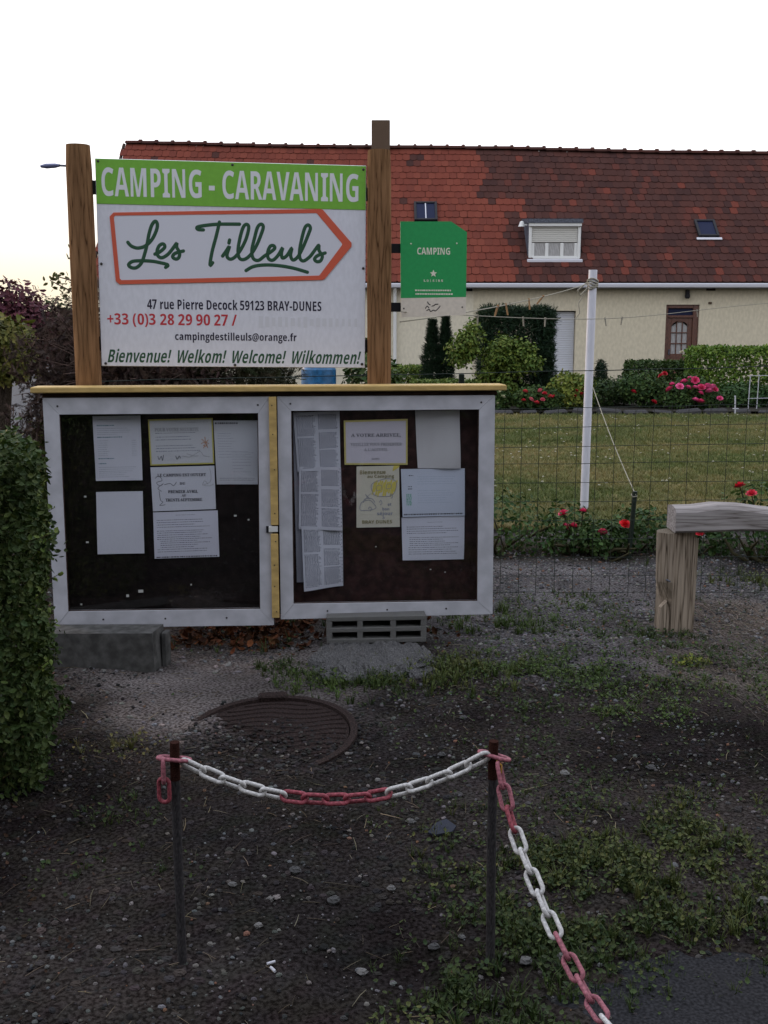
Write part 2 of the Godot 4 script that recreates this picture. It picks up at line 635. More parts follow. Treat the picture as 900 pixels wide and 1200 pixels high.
func ground() -> void:
	var xs := axis(-3.2, 3.4, 0.045, -500.0, 500.0)
	var zs := axis(-8.2, 0.2, 0.045, -500.0, 500.0)
	var vs := PackedVector3Array()
	var ns := PackedVector3Array()
	var cs := PackedColorArray()
	var ids := PackedInt32Array()
	var w := xs.size()
	for z in zs:
		for x in xs:
			vs.append(Vector3(x, ground_y(x, z), z))
			var e := 0.02
			ns.append(Vector3(ground_y(x - e, z) - ground_y(x + e, z), 2.0 * e, ground_y(x, z - e) - ground_y(x, z + e)).normalized())
			cs.append(soil(x, z))
	for j in zs.size() - 1:
		for i in w - 1:
			var a := j * w + i
			ids.append_array([a, a + 1, a + w, a + 1, a + w + 1, a + w])
	var arr := []
	arr.resize(Mesh.ARRAY_MAX)
	arr[Mesh.ARRAY_VERTEX] = vs
	arr[Mesh.ARRAY_NORMAL] = ns
	arr[Mesh.ARRAY_COLOR] = cs
	arr[Mesh.ARRAY_INDEX] = ids
	var am := ArrayMesh.new()
	am.add_surface_from_arrays(Mesh.PRIMITIVE_TRIANGLES, arr)
	var m := mat(Color.WHITE, 0.97)
	m.vertex_color_use_as_albedo = true
	m.albedo_texture = ntex(101, 0.045, [Color(0.5, 0.48, 0.47), Color(0.85, 0.84, 0.83), Color(1.0, 1.0, 1.0)], [0.2, 0.55, 0.9], FastNoiseLite.TYPE_SIMPLEX, 5, 1024)
	m.uv1_triplanar = true
	m.uv1_world_triplanar = true
	m.uv1_scale = Vector3(1.1, 1.1, 1.1)
	m.heightmap_enabled = true
	m.heightmap_texture = htex(102, 0.06, FastNoiseLite.TYPE_SIMPLEX, 1024)
	m.heightmap_scale = 0.7
	structure("ground", am, m)

	# lawn behind the fence
	var lawn := MB.new()
	for i in 180:
		var xa := -4.0 + i * 0.1
		var za := -8.1 + patch_noise.get_noise_2d(xa * 70.0, 9.0) * 0.5
		var zb := -8.1 + patch_noise.get_noise_2d((xa + 0.1) * 70.0, 9.0) * 0.5
		lawn.face([Vector3(xa, 0.012, za), Vector3(xa + 0.1, 0.012, zb), Vector3(xa + 0.1, 0.012, -19.0), Vector3(xa, 0.012, -19.0)], Vector3.UP)
	var lm := mat(Color.WHITE, 0.95)
	lm.albedo_texture = ntex(103, 0.02, [lin(0.05, 0.065, 0.02), lin(0.10, 0.10, 0.035), lin(0.17, 0.14, 0.065)], [0.25, 0.5, 0.8], FastNoiseLite.TYPE_SIMPLEX_SMOOTH, 5, 1024)
	lm.uv1_triplanar = true
	lm.uv1_world_triplanar = true
	lm.uv1_scale = Vector3(0.16, 0.16, 0.16)
	structure("lawn", lawn.mesh(), lm)
	var xsf := []
	var csf := []
	for i in 52000:
		var z := -7.75 - pow(rng.randf(), 1.25) * 11.1
		var x := rv(0.2, 0.5 + 0.5 * -z)
		var n := patch_noise.get_noise_2d(x * 14.0, z * 22.0) + 0.35 * patch_noise.get_noise_2d(x * 60.0, z * 60.0)
		var c := Color(0.085, 0.105, 0.03).lerp(Color(0.20, 0.165, 0.07), clampf(0.42 + n * 1.3, 0, 1))
		var s := rv(0.7, 1.5) * (1.25 if z < -14.0 else 1.0)
		xsf.append(Transform3D(Basis(Vector3.UP, rv(0, TAU)).scaled(Vector3(s, s, s)), Vector3(x, 0.01, z)))
		csf.append(vary(c, 0.2))
	for i in 16000:
		var zl := -7.8 - pow(rng.randf(), 1.1) * 11.0
		var xl := rv(-4.0, 0.3)
		var nl := patch_noise.get_noise_2d(xl * 14.0, zl * 22.0)
		var sl := rv(0.9, 1.8)
		xsf.append(Transform3D(Basis(Vector3.UP, rv(0, TAU)).scaled(Vector3(sl, sl, sl)), Vector3(xl, 0.01, zl)))
		csf.append(vary(Color(0.085, 0.105, 0.03).lerp(Color(0.20, 0.165, 0.07), clampf(0.42 + nl * 1.3, 0, 1)), 0.2))
	var g := scatter("lawn_grass", tuft_mesh(0.042, 0.02, 7), M.leaf, xsf, csf, self)
	tag(g, "short dry mown grass of the lawn beyond the wire fence", "grass")
	# daisies in the lawn
	var dx := []
	var dc := []
	for i in 420:
		var z2 := -9.0 - pow(rng.randf(), 0.7) * 9.8
		var x2 := rv(0.4, 0.5 * -z2)
		if patch_noise.get_noise_2d(x2 * 25.0 + 90.0, z2 * 25.0) < -0.05:
			continue
		dx.append(Transform3D(Basis().scaled(Vector3.ONE * 0.013), Vector3(x2, 0.045, z2)))
		dc.append(Color(0.6, 0.58, 0.5))
	tag(scatter("daisies", bloom_mesh(), M.petal, dx, dc, self), "tiny white daisies dotted through the lawn", "daisies")

	# road on the far side of the left hedge
	var road := MB.new()
	road.face([Vector3(-9.5, 0.006, -10), Vector3(-4.1, 0.006, -10), Vector3(-9.5, 0.006, -50), Vector3(-19, 0.006, -50)], Vector3.UP)
	structure("road", road.mesh(), grained(lin(0.13, 0.13, 0.135), 0.75, Vector3(1, 1, 1), 0.95, 104, 0.03))
	var kb := MB.new()
	kb.face([Vector3(-4.1, 0.11, -10), Vector3(-3.95, 0.11, -10), Vector3(-9.35, 0.11, -50), Vector3(-9.5, 0.11, -50)], Vector3.UP)
	kb.face([Vector3(-4.1, 0.0, -10), Vector3(-4.1, 0.11, -10), Vector3(-9.5, 0.11, -50), Vector3(-9.5, 0.0, -50)], Vector3.LEFT)
	kb.face([Vector3(-4.1, 0.0, -10), Vector3(-3.95, 0.0, -10), Vector3(-3.95, 0.11, -10), Vector3(-4.1, 0.11, -10)], Vector3.BACK)
	kb.face([Vector3(-3.95, 0.0, -10), Vector3(-3.95, 0.11, -10), Vector3(-9.35, 0.11, -50), Vector3(-9.35, 0.0, -50)], Vector3.RIGHT)
	structure("road_kerb", kb.mesh(), M.concrete)

	# tarmac coming in at the near corner
	var edge := [Vector2(0.22, -1.0), Vector2(0.24, -1.9), Vector2(0.30, -2.06), Vector2(0.35, -2.17), Vector2(0.44, -2.26), Vector2(0.55, -2.32), Vector2(0.70, -2.35), Vector2(0.92, -2.38), Vector2(1.4, -2.42), Vector2(3.2, -2.5)]
	var pts := []
	for p in curve_points(edge, 8):
		pts.append(p + Vector2(fine_noise.get_noise_2d(p.x * 200.0, p.y * 200.0), fine_noise.get_noise_2d(p.x * 200.0 + 50.0, p.y * 200.0)) * 0.02)
	var tar := MB.new()
	var o := Vector2(3.2, 0.6)
	for i in pts.size() - 1:
		# rows from the ragged edge inwards keep close to the uneven ground
		for k in 14:
			var q := []
			for t in [[i, k], [i + 1, k], [i + 1, k + 1], [i, k + 1]]:
				var p2: Vector2 = pts[t[0]].lerp(o, t[1] / 14.0)
				q.append(Vector3(p2.x, ground_y(p2.x, p2.y) + 0.010 - (0.012 if t[1] == 0 else 0.0), p2.y))
			tar.face([q[0], q[1], q[2]], Vector3.UP); tar.face([q[0], q[2], q[3]], Vector3.UP)
	structure("tarmac", tar.mesh(), grained(lin(0.034, 0.034, 0.037), 0.6, Vector3(2, 2, 2), 0.95, 105, 0.09, 0.12))

# ---------------------------------------------------------------- house
func house() -> void:
	var h := thing("farmhouse", "long low cream house with red and brown tiled roof beyond the lawn", "house", Vector3(0, 0, -30))
	var X0 := -8.0
	var X1 := 16.0
	# front wall round its openings, other walls, gables
	var segs := [[-8.0, 2.47, 0.0, 2.8, 0.02], [2.47, 4.2, 0.0, 2.8, 0.0], [4.2, 5.31, 0.0, 0.25, 0.0], [4.2, 5.31, 2.05, 2.8, 0.0], [5.31, 7.8, 0.0, 2.8, 0.0], [7.8, 8.72, 2.217, 2.8, 0.0], [8.72, 16.0, 0.0, 2.8, 0.0]]
	for s in segs:
		bx("wall", Vector3((s[0] + s[1]) / 2, (s[2] + s[3]) / 2, -0.15 + s[4] / 2), Vector3(s[1] - s[0], s[3] - s[2], 0.3 + s[4]), M.cream_pale if s[4] > 0.0 else M.cream, h)
	bx("wall", Vector3(4, 1.4, -8.85), Vector3(24, 2.8, 0.3), M.cream, h)
	for x in [X0 + 0.15, X1 - 0.15]:
		bx("wall", Vector3(x, 1.4, -4.5), Vector3(0.3, 2.8, 8.4), M.cream, h)
		var g := MB.new()
		g.xf = Transform3D(Basis(Vector3.UP, PI / 2), Vector3(x, 0, 0))
		g.plate([Vector2(0.1, 2.8), Vector2(8.9, 2.8), Vector2(4.5, 6.75)], -0.15, 0.15)
		part("gable", g.mesh(), M.cream, h)
	# roof: eave at y 2.80, ridge dips towards the far end
	var rows := 20
	var cols := 112
	var tw := 0.2168
	var eave := func(x: float) -> Vector3: return Vector3(x, 2.80, 0.22)
	var ridge := func(x: float) -> Vector3: return Vector3(x, 7.07 - 0.0153 * x + 0.02 * sin(x * 0.55), -4.5)
	var rs := MB.new()
	for i in 48:
		var xa := X0 + i * 0.5
		var xb := xa + 0.5
		rs.face([eave.call(xa), eave.call(xb), ridge.call(xb), ridge.call(xa)], Vector3(0, 1, 1))
		rs.face([Vector3(xa, 2.8, -9.2), Vector3(xb, 2.8, -9.2), ridge.call(xb), ridge.call(xa)], Vector3(0, 1, -1))
	rs.face([eave.call(X0) - Vector3(0, 0.12, 0), eave.call(X1) - Vector3(0, 0.12, 0), eave.call(X1), eave.call(X0)], Vector3(0, 0, 1))
	part("roof_deck", rs.mesh(), M.brown_strip, h)
	var roof := Node3D.new()
	roof.name = "roof"
	h.add_child(roof)
	# tile shape: flat plate with a rounded lower edge, in own axes x across, y up the slope, z out
	var tile := MB.new()
	var out := []
	for k in 5:
		var t := PI + PI * k / 4.0
		out.append(Vector2(cos(t) * tw * 0.488, 0.05 + sin(t) * 0.045))
	out.append(Vector2(tw * 0.488, 0.36)); out.append(Vector2(-tw * 0.488, 0.36))
	tile.plate(out, -0.024, 0.0)
	var tile_mesh := tile.mesh()
	var tones := [Color(0.245, 0.070, 0.048), Color(0.225, 0.065, 0.046), Color(0.26, 0.076, 0.052), Color(0.205, 0.062, 0.045), Color(0.115, 0.050, 0.041), Color(0.098, 0.046, 0.039), Color(0.08, 0.041, 0.037), Color(0.104, 0.050, 0.043), Color(0.145, 0.053, 0.042)]
	var tmats := []
	for i in tones.size():
		tmats.append(grained(lin(tones[i].r, tones[i].g, tones[i].b), 0.55, Vector3(4, 4, 4), 0.9, 110 + i % 3, 0.03, 0.3))
	var bulk := []
	for i in tones.size():
		bulk.append(SurfaceTool.new())
		bulk[i].begin(Mesh.PRIMITIVE_TRIANGLES)
	var singles := 0
	for r in rows:
		var t := (r + 0.0) / rows
		for c in cols:
			var x := X0 - 0.1 + (c + 0.5 + (0.5 if r % 2 == 1 else 0.0)) * tw + rv(-0.006, 0.006)
			if x > X1 + 0.1:
				continue
			var a: Vector3 = eave.call(x)
			var b: Vector3 = ridge.call(x)
			var px := 450.0 + x / (0.02348 + 0.003 * t)
			# dormer and skylights sit in the slope
			if x > 4.08 and x < 5.46 and t > 0.13 and t < 0.36:
				continue
			var tone := 0
			var n := patch_noise.get_noise_2d(x * 22.0, r * 7.0)
			var q := rng.randf()
			var limit := 556.0 + (1.0 - t) * 40.0
			if t < 0.58: limit = 612.0
			if t < 0.36: limit = 600.0
			var old := px > limit + n * 22.0
			if px > 592.0 and px < 612.0 and t > 0.22 and t < 0.5: old = true
			if px > 478.0 and px < 496.0 and t > 0.84 and t < 0.92: old = true
			if old:
				var share := 0.03 + 0.12 * clampf(n * 2.5 - 0.3, 0, 1)
				if t < 0.18: share += 0.14
				if px > 800.0 and px < 860.0 and t > 0.48 and t < 0.55: share = 0.8
				if px < 720.0 and t < 0.25: share += 0.25
				if q < share: tone = [3, 8, 8, 8][rng.randi() % 4]
				elif q < 0.32 + n * 0.4: tone = 4
				elif q < 0.36: tone = 8
				elif q < 0.60: tone = 7
				elif q < 0.84: tone = 5
				else: tone = 6
			else:
				tone = [0, 0, 1, 1, 2, 3][rng.randi() % 6]
				if q > 0.985: tone = 5
			var up := (b - a).normalized()
			var nrm := Vector3.RIGHT.cross(up).normalized()
			var base: Vector3 = a.lerp(b, t) + nrm * (0.052 + rv(0, 0.008)) - up * (0.03 + rv(-0.008, 0.008) + 0.022 * patch_noise.get_noise_2d(x * 18.0, r * 50.0))
			var lean := Basis(Vector3.RIGHT, -0.055 + rv(-0.006, 0.006)) * Basis(Vector3.FORWARD, rv(-0.012, 0.012))
			var tf := Transform3D(Basis(Vector3.RIGHT, up, nrm) * lean, base)
			if r < 5 and px > 640.0 and px < 905.0 and singles < 296:
				singles += 1
				var o := part("tile", tile_mesh, tmats[tone], roof)
				o.transform = tf
			else:
				bulk[tone].append_from(tile_mesh, 0, tf)
	for i in tones.size():
		var o2 := part("tile_field", bulk[i].commit(), tmats[i], roof)
		o2.set_meta("kind", "stuff")
	# ridge tiles with a collar on each joint
	var cap := MB.new()
	for seg in [[0.13, 0.0, 0.42], [0.175, 0.42, 0.5]]:
		for k in 8:
			var t0: float = PI * k / 8.0
			var t1: float = PI * (k + 1) / 8.0
			var p0 := Vector3(seg[1], sin(t0) * seg[0] * 0.75, cos(t0) * seg[0])
			var p1 := Vector3(seg[1], sin(t1) * seg[0] * 0.75, cos(t1) * seg[0])
			var dx := Vector3(seg[2] - seg[1], 0, 0)
			cap.face([p0, p1, p1 + dx, p0 + dx], p0 + p1 - Vector3(seg[1] * 2, 0, 0))
			cap.face([Vector3(seg[1], 0, 0), p0, p1], Vector3.LEFT)
			cap.face([Vector3(seg[2], 0, 0), p0 + dx, p1 + dx], Vector3.RIGHT)
	var cap_mesh := cap.mesh()
	for i in 48:
		var x2 := X0 + i * 0.5
		var o3 := part("ridge_tile", cap_mesh, tmats[[4, 7, 5, 4][i % 4]], roof)
		o3.position = ridge.call(x2) + Vector3(0, 0.02 + rv(-0.008, 0.008), 0)
	# verge board on the gable end, chimney
	var vb := MB.new()
	vb.tube([eave.call(X0) + Vector3(-0.06, 0, 0), ridge.call(X0) + Vector3(-0.06, 0, 0)], [0.05, 0.05], 4)
	part("verge", vb.mesh(), M.brown_strip, h)
	var ch := bx("chimney", Vector3(-0.10, 7.2, -4.5), Vector3(0.57, 1.36, 0.6), M.brick, roof, 0.02)
	# gutter and down pipe
	var gb := MB.new()
	gb.box(Vector3(4, 2.715, 0.36), Vector3(24.1, 0.13, 0.13), 0.03)
	part("gutter", gb.mesh(), M.gutter, h)
	var dp := MB.new()
	dp.tube([Vector3(0.30, 2.66, 0.34), Vector3(0.30, 2.45, 0.12), Vector3(0.30, 0.05, 0.12)], [0.05, 0.05, 0.05], 10)
	part("downpipe", dp.mesh(), M.upvc, h)
	# window behind a closed roller shutter
	var w := Node3D.new()
	w.name = "shuttered_window"
	h.add_child(w)
	var sb := MB.new()
	for i in 36:
		sb.box(Vector3(4.755, 0.275 + i * 0.0492, -0.16), Vector3(1.09, 0.045, 0.02), 0.008)
	part("roller_shutter", sb.mesh(), M.shutter_white, w)
	bx("sill", Vector3(4.755, 0.23, 0.0), Vector3(1.19, 0.05, 0.16), M.upvc, w, 0.008)
	# door with arched lattice of nine panes and a transom light
	var d := Node3D.new()
	d.name = "front_door"
	h.add_child(d)
	for f in [[7.835, 1.11, 0.07, 2.2], [8.64, 1.11, 0.15, 2.2]]:
		bx("door_frame", Vector3(f[0], f[1], -0.10), Vector3(f[2], f[3], 0.10), M.door_wood, d, 0.008)
	bx("door_frame", Vector3(8.2175, 2.165, -0.10), Vector3(0.695, 0.09, 0.098), M.door_wood, d, 0.008)
	bx("door_frame", Vector3(8.2175, 1.895, -0.10), Vector3(0.695, 0.07, 0.098), M.door_wood, d, 0.008)
	bx("transom_pane", Vector3(8.2175, 2.025, -0.12), Vector3(0.695, 0.19, 0.01), M.window_glass, d)
	for f in [[7.925, 0.93, 0.11, 1.85], [8.51, 0.93, 0.11, 1.85]]:
		bx("leaf_stile", Vector3(f[0], f[1], -0.12), Vector3(f[2], f[3], 0.05), M.door_wood, d, 0.006)
	bx("leaf_panel", Vector3(8.2175, 0.43, -0.12), Vector3(0.475, 0.84, 0.04), M.door_wood, d, 0.006)
	bx("leaf_rail", Vector3(8.2175, 1.812, -0.122), Vector3(0.475, 0.085, 0.046), M.door_wood, d, 0.006)
	for i in 3:
		for j in 3:
			bx("pane", Vector3(8.061 + i * 0.156, 1.005 + j * 0.298, -0.135), Vector3(0.150, 0.29, 0.008), M.curtain, d)
	for i in 4:
		bx("glazing_bar", Vector3(7.983 + i * 0.156, 1.31, -0.115), Vector3(0.026, 0.915, 0.03), M.door_wood, d, 0.004)
	for j in 4:
		bx("glazing_bar", Vector3(8.2175, 0.858 + j * 0.298, -0.114), Vector3(0.468, 0.026, 0.03), M.door_wood, d, 0.004)
	for s in [-1.0, 1.0]:
		var ar := MB.new()
		ar.plate([Vector2(8.2175 + s * 0.235, 1.77), Vector2(8.2175 + s * 0.235, 1.62), Vector2(8.2175 + s * 0.19, 1.70), Vector2(8.2175 + s * 0.11, 1.755), Vector2(8.2175 + s * 0.04, 1.77)], -0.10, -0.085)
		part("arch_corner", ar.mesh(), M.door_wood, d)
	bx("handle", Vector3(7.945, 0.92, -0.07), Vector3(0.03, 0.16, 0.04), M.zinc, d, 0.006)
	bx("threshold", Vector3(8.26, 0.03, 0.0), Vector3(0.92, 0.06, 0.3), M.concrete, d, 0.01)
	# lamp over the door, vents
	var l := Node3D.new()
	l.name = "wall_lamp"
	h.add_child(l)
	bx("lamp_bracket", Vector3(8.35, 2.54, 0.06), Vector3(0.10, 0.14, 0.12), M.black_metal, l, 0.01)
	bx("lamp_shade", Vector3(8.33, 2.44, 0.14), Vector3(0.13, 0.13, 0.12), M.black_metal, l, 0.03)
	bx("soffit_vent", Vector3(9.0, 2.63, 0.03), Vector3(0.24, 0.07, 0.06), M.brown_strip, h, 0.01)
	bx("junction_box", Vector3(9.0, 2.26, 0.015), Vector3(0.09, 0.06, 0.05), M.brick, h, 0.01)
	bx("soffit_vent", Vector3(2.35, 2.62, 0.05), Vector3(0.16, 0.08, 0.06), M.black_metal, h, 0.01)
	# dormer with half-lowered shutter
	var dm := Node3D.new()
	dm.name = "dormer"
	h.add_child(dm)
	var zf := -0.55
	for x in [4.03, 5.47]:
		var ck := MB.new()
		ck.xf = Transform3D(Basis(Vector3.UP, -PI / 2), Vector3(x, 0, 0))
		ck.plate([Vector2(zf, 3.36), Vector2(zf, 4.47), Vector2(-2.0, 4.56), Vector2(-1.85, 4.50)], -0.02, 0.02)
		part("cheek", ck.mesh(), M.zinc, dm)
	var dr := MB.new()
	dr.xf = Transform3D(Basis(Vector3.UP, -PI / 2), Vector3(4.75, 0, 0))
	dr.plate([Vector2(zf + 0.14, 4.45), Vector2(zf + 0.14, 4.56), Vector2(-2.05, 4.72), Vector2(-2.05, 4.60)], -0.76, 0.76)
	part("dormer_roof", dr.mesh(), M.zinc, dm)
	for f in [[4.07, 3.92, 0.08, 0.88], [5.43, 3.92, 0.08, 0.88]]:
		bx("window_frame", Vector3(f[0], f[1], zf), Vector3(f[2], f[3], 0.10), M.upvc, dm, 0.01)
	bx("shutter_box", Vector3(4.75, 4.405, zf + 0.03), Vector3(1.46, 0.09, 0.16), M.upvc, dm, 0.01)
	bx("window_frame", Vector3(4.75, 3.52, zf), Vector3(1.28, 0.08, 0.098), M.upvc, dm, 0.01)
	bx("sill", Vector3(4.75, 3.42, zf + 0.06), Vector3(1.54, 0.10, 0.24), M.lead, dm, 0.02)
	var sl := MB.new()
	for i in 8:
		sl.box(Vector3(4.75, 3.965 + i * 0.053, zf - 0.005), Vector3(1.27, 0.049, 0.02), 0.007)
	part("roller_shutter", sl.mesh(), M.shutter, dm)
	for i in 3:
		bx("pane", Vector3(4.33 + i * 0.42, 3.74, zf - 0.035), Vector3(0.32, 0.38, 0.01), M.curtain, dm)
	for x in [4.145, 4.54, 4.96, 5.355]:
		bx("mullion", Vector3(x, 3.74, zf - 0.02), Vector3(0.095, 0.36, 0.05), M.upvc, dm, 0.008)
	var go := MB.new()
	go.lathe([Vector2(0.0, 0.0), Vector2(0.10, 0.02), Vector2(0.05, 0.16), Vector2(0.0, 0.18)], 10, Vector3(3.86, 4.36, zf - 0.25))
	go.box(Vector3(3.94, 4.43, zf - 0.28), Vector3(0.18, 0.05, 0.05), 0.01)
	part("gutter_outlet", go.mesh(), M.upvc, dm)
	# roof windows
	for s in [[1.21, 4.86, 0.30, 0.40, true], [9.24, 4.33, 0.26, 0.35, false]]:
		var sk := Node3D.new()
		sk.name = "skylight"
		h.add_child(sk, true)
		var ee: Vector3 = eave.call(s[0])
		var rr: Vector3 = ridge.call(s[0])
		var up2 := (rr - ee).normalized()
		var n3 := Vector3.RIGHT.cross(up2).normalized()
		var tt: float = (s[1] - ee.y) / (rr.y - ee.y)
		sk.transform = Transform3D(Basis(Vector3.RIGHT, up2, n3), ee.lerp(rr, tt) + n3 * 0.07)
		var fr := MB.new()
		for e in [-1.0, 1.0]:
			fr.box(Vector3(e * s[2], 0, 0.02), Vector3(0.07, s[3] * 2 + 0.07, 0.09), 0.01)
			fr.box(Vector3(0, e * s[3], 0.021), Vector3(s[2] * 2 - 0.07, 0.07, 0.088), 0.01)
		part("frame", fr.mesh(), M.black_metal, sk)
		bx("pane", Vector3(0, 0, 0.02), Vector3(s[2] * 2 - 0.06, s[3] * 2 - 0.06, 0.02), M.window_glass, sk)
		if s[4]:
			bx("glazing_bar", Vector3(0, 0, 0.035), Vector3(0.03, s[3] * 2 - 0.07, 0.02), M.lead, sk)
		else:
			bx("apron", Vector3(0, -s[3] - 0.10, 0.0), Vector3(0.72, 0.10, 0.03), M.lead, sk, 0.01)

# ---------------------------------------------------------------- plants
func leaves_in_box(c: Vector3, s: Vector3, n: int, shell: float, lump: float, col: Array, size0: float, size1: float, fluff := 0.0) -> Array:
	# leaf transforms close under the surface of a clipped hedge
	var xs := []
	var cs := []
	var ar := [s.y * s.z, s.x * s.z, s.x * s.y]
	var tot: float = 2.0 * (ar[0] + ar[2]) + ar[1]
	for i in n:
		var q := rng.randf() * tot
		var a := 1
		var sg := 1.0
		if q < 2.0 * ar[0]:
			a = 0
			sg = -1.0 if q < ar[0] else 1.0
		elif q < 2.0 * ar[0] + 2.0 * ar[2]:
			a = 2
			sg = -1.0 if q < 2.0 * ar[0] + ar[2] else 1.0
		var p := Vector3(rv(-0.5, 0.5), rv(-0.5, 0.5), rv(-0.5, 0.5)) * s
		var nn := Vector3.ZERO
		nn[a] = sg
		p[a] = sg * s[a] * 0.5
		# soften the corners
		var rr := minf(s.x, minf(s.y, s.z)) * 0.16
		for k in [0, 1, 2]:
			if k != a:
				var over := absf(p[k]) - (s[k] * 0.5 - rr)
				if over > 0.0:
					p[a] -= sg * (rr - sqrt(maxf(rr * rr - over * over, 0.0)))
		var d := patch_noise.get_noise_3d((c.x + p.x) * 130.0, (c.y + p.y) * 130.0, (c.z + p.z) * 130.0) * lump
		p += nn * (d - pow(rng.randf(), 1.6) * shell)
		if rng.randf() < fluff:
			p += (nn + Vector3(0, 0.6, 0)) * rv(0.0, 0.07)
		var dir := (nn * 0.8 + rdir() * 0.9 + Vector3(0, 0.35, 0)).normalized()
		var z := rv(size0, size1)
		var b := facing(dir, rv(0, TAU)).scaled(Vector3(z, z, z))
		xs.append(Transform3D(b, c + p))
		var cc: Color = col[0].lerp(col[1], rng.randf())
		cs.append(vary(cc, 0.22))
	return [xs, cs]

func leaves_in_blob(lobes: Array, n: int, col: Array, size0: float, size1: float, inner := 0.35, lump := 0.12, rise := 0.3) -> Array:
	# lobes: [centre, radii]; leaves fill the outer part of each, in clumps
	var xs := []
	var cs := []
	var vol := 0.0
	for l in lobes:
		vol += l[1].x * l[1].y + l[1].y * l[1].z + l[1].x * l[1].z
	for l in lobes:
		var m := int(n * (l[1].x * l[1].y + l[1].y * l[1].z + l[1].x * l[1].z) / vol)
		for i in m:
			var d := rdir()
			var k := 1.0 - inner * pow(rng.randf(), 1.5) + patch_noise.get_noise_3d(d.x * 55.0 + l[0].x * 30.0, d.y * 55.0, d.z * 55.0) * lump * 3.0
			var p: Vector3 = l[0] + d * l[1] * k
			if p.y < 0.01:
				continue
			var z := rv(size0, size1)
			var dir := (d + rdir() * 0.8 + Vector3(0, rise, 0)).normalized()
			xs.append(Transform3D(facing(dir, rv(0, TAU)).scaled(Vector3(z, z, z)), p))
			cs.append(vary(col[0].lerp(col[1], rng.randf()), 0.22))
	return [xs, cs]

func stems(o: Node3D, at: Array, top: float, spread: float, count: int, r: float, m: Material) -> void:
	var b := MB.new()
	for i in count:
		var t := TAU * i / count + rv(-0.4, 0.4)
		var p: Vector3 = at[0] + Vector3(rv(-0.5, 0.5), 0, rv(-0.5, 0.5)) * at[1]
		p.y = -0.03
		var e := p + Vector3(cos(t) * spread, top * rv(0.75, 1.0), sin(t) * spread)
		b.tube([p, p.lerp(e, 0.5) + rdir() * spread * 0.2, e], [r, r * 0.75, r * 0.4], 5)
	part("stem", b.mesh(), m, o)

func box_hedge(called: String, label: String, c: Vector3, s: Vector3, n: int, col: Array, leaf: Mesh, size0: float, size1: float, group := "") -> Node3D:
	var o := thing(called, label, "hedge", Vector3(c.x, 0, c.z), 0.0, group)
	var q := leaves_in_box(Vector3(0, s.y / 2, 0), s, n, 0.16, 0.05, col, size0, size1)
	scatter("foliage", leaf, M.leaf, q[0], q[1], o)
	stems(o, [Vector3.ZERO, s * 0.7], s.y * 0.8, 0.12, maxi(4, int(s.x * 5)), 0.018, M.stem)
	return o

func blooms(o: Node3D, pts: Array, r: float, cols: Array) -> void:
	var bm: ArrayMesh = M.bloom
	for i in pts.size():
		var c: Color = cols[i % cols.size()]
		var key := "petal%s" % c.to_html()
		if not M.has(key):
			M[key] = mat(c.linear_to_srgb(), 0.6)
		var f := part("bloom", bm, M[key], o)
		f.transform = Transform3D(Basis.from_euler(Vector3(rv(0.1, 0.9), rv(0, TAU), rv(-0.4, 0.4))).scaled(Vector3.ONE * r * rv(0.8, 1.15)), pts[i])

func bush(called: String, label: String, category: String, at: Vector3, lobes: Array, n: int, col: Array, leaf: Mesh, s0: float, s1: float, stem_n := 6, group := "") -> Node3D:
	var o := thing(called, label, category, at, 0.0, group)
	var q := leaves_in_blob(lobes, n, col, s0, s1)
	scatter("foliage", leaf, M.leaf, q[0], q[1], o)
	var top := 0.0
	for l in lobes:
		top = maxf(top, l[0].y)
	stems(o, [Vector3.ZERO, Vector3(0.15, 0, 0.15)], top, 0.25, stem_n, 0.015, M.stem)
	return o

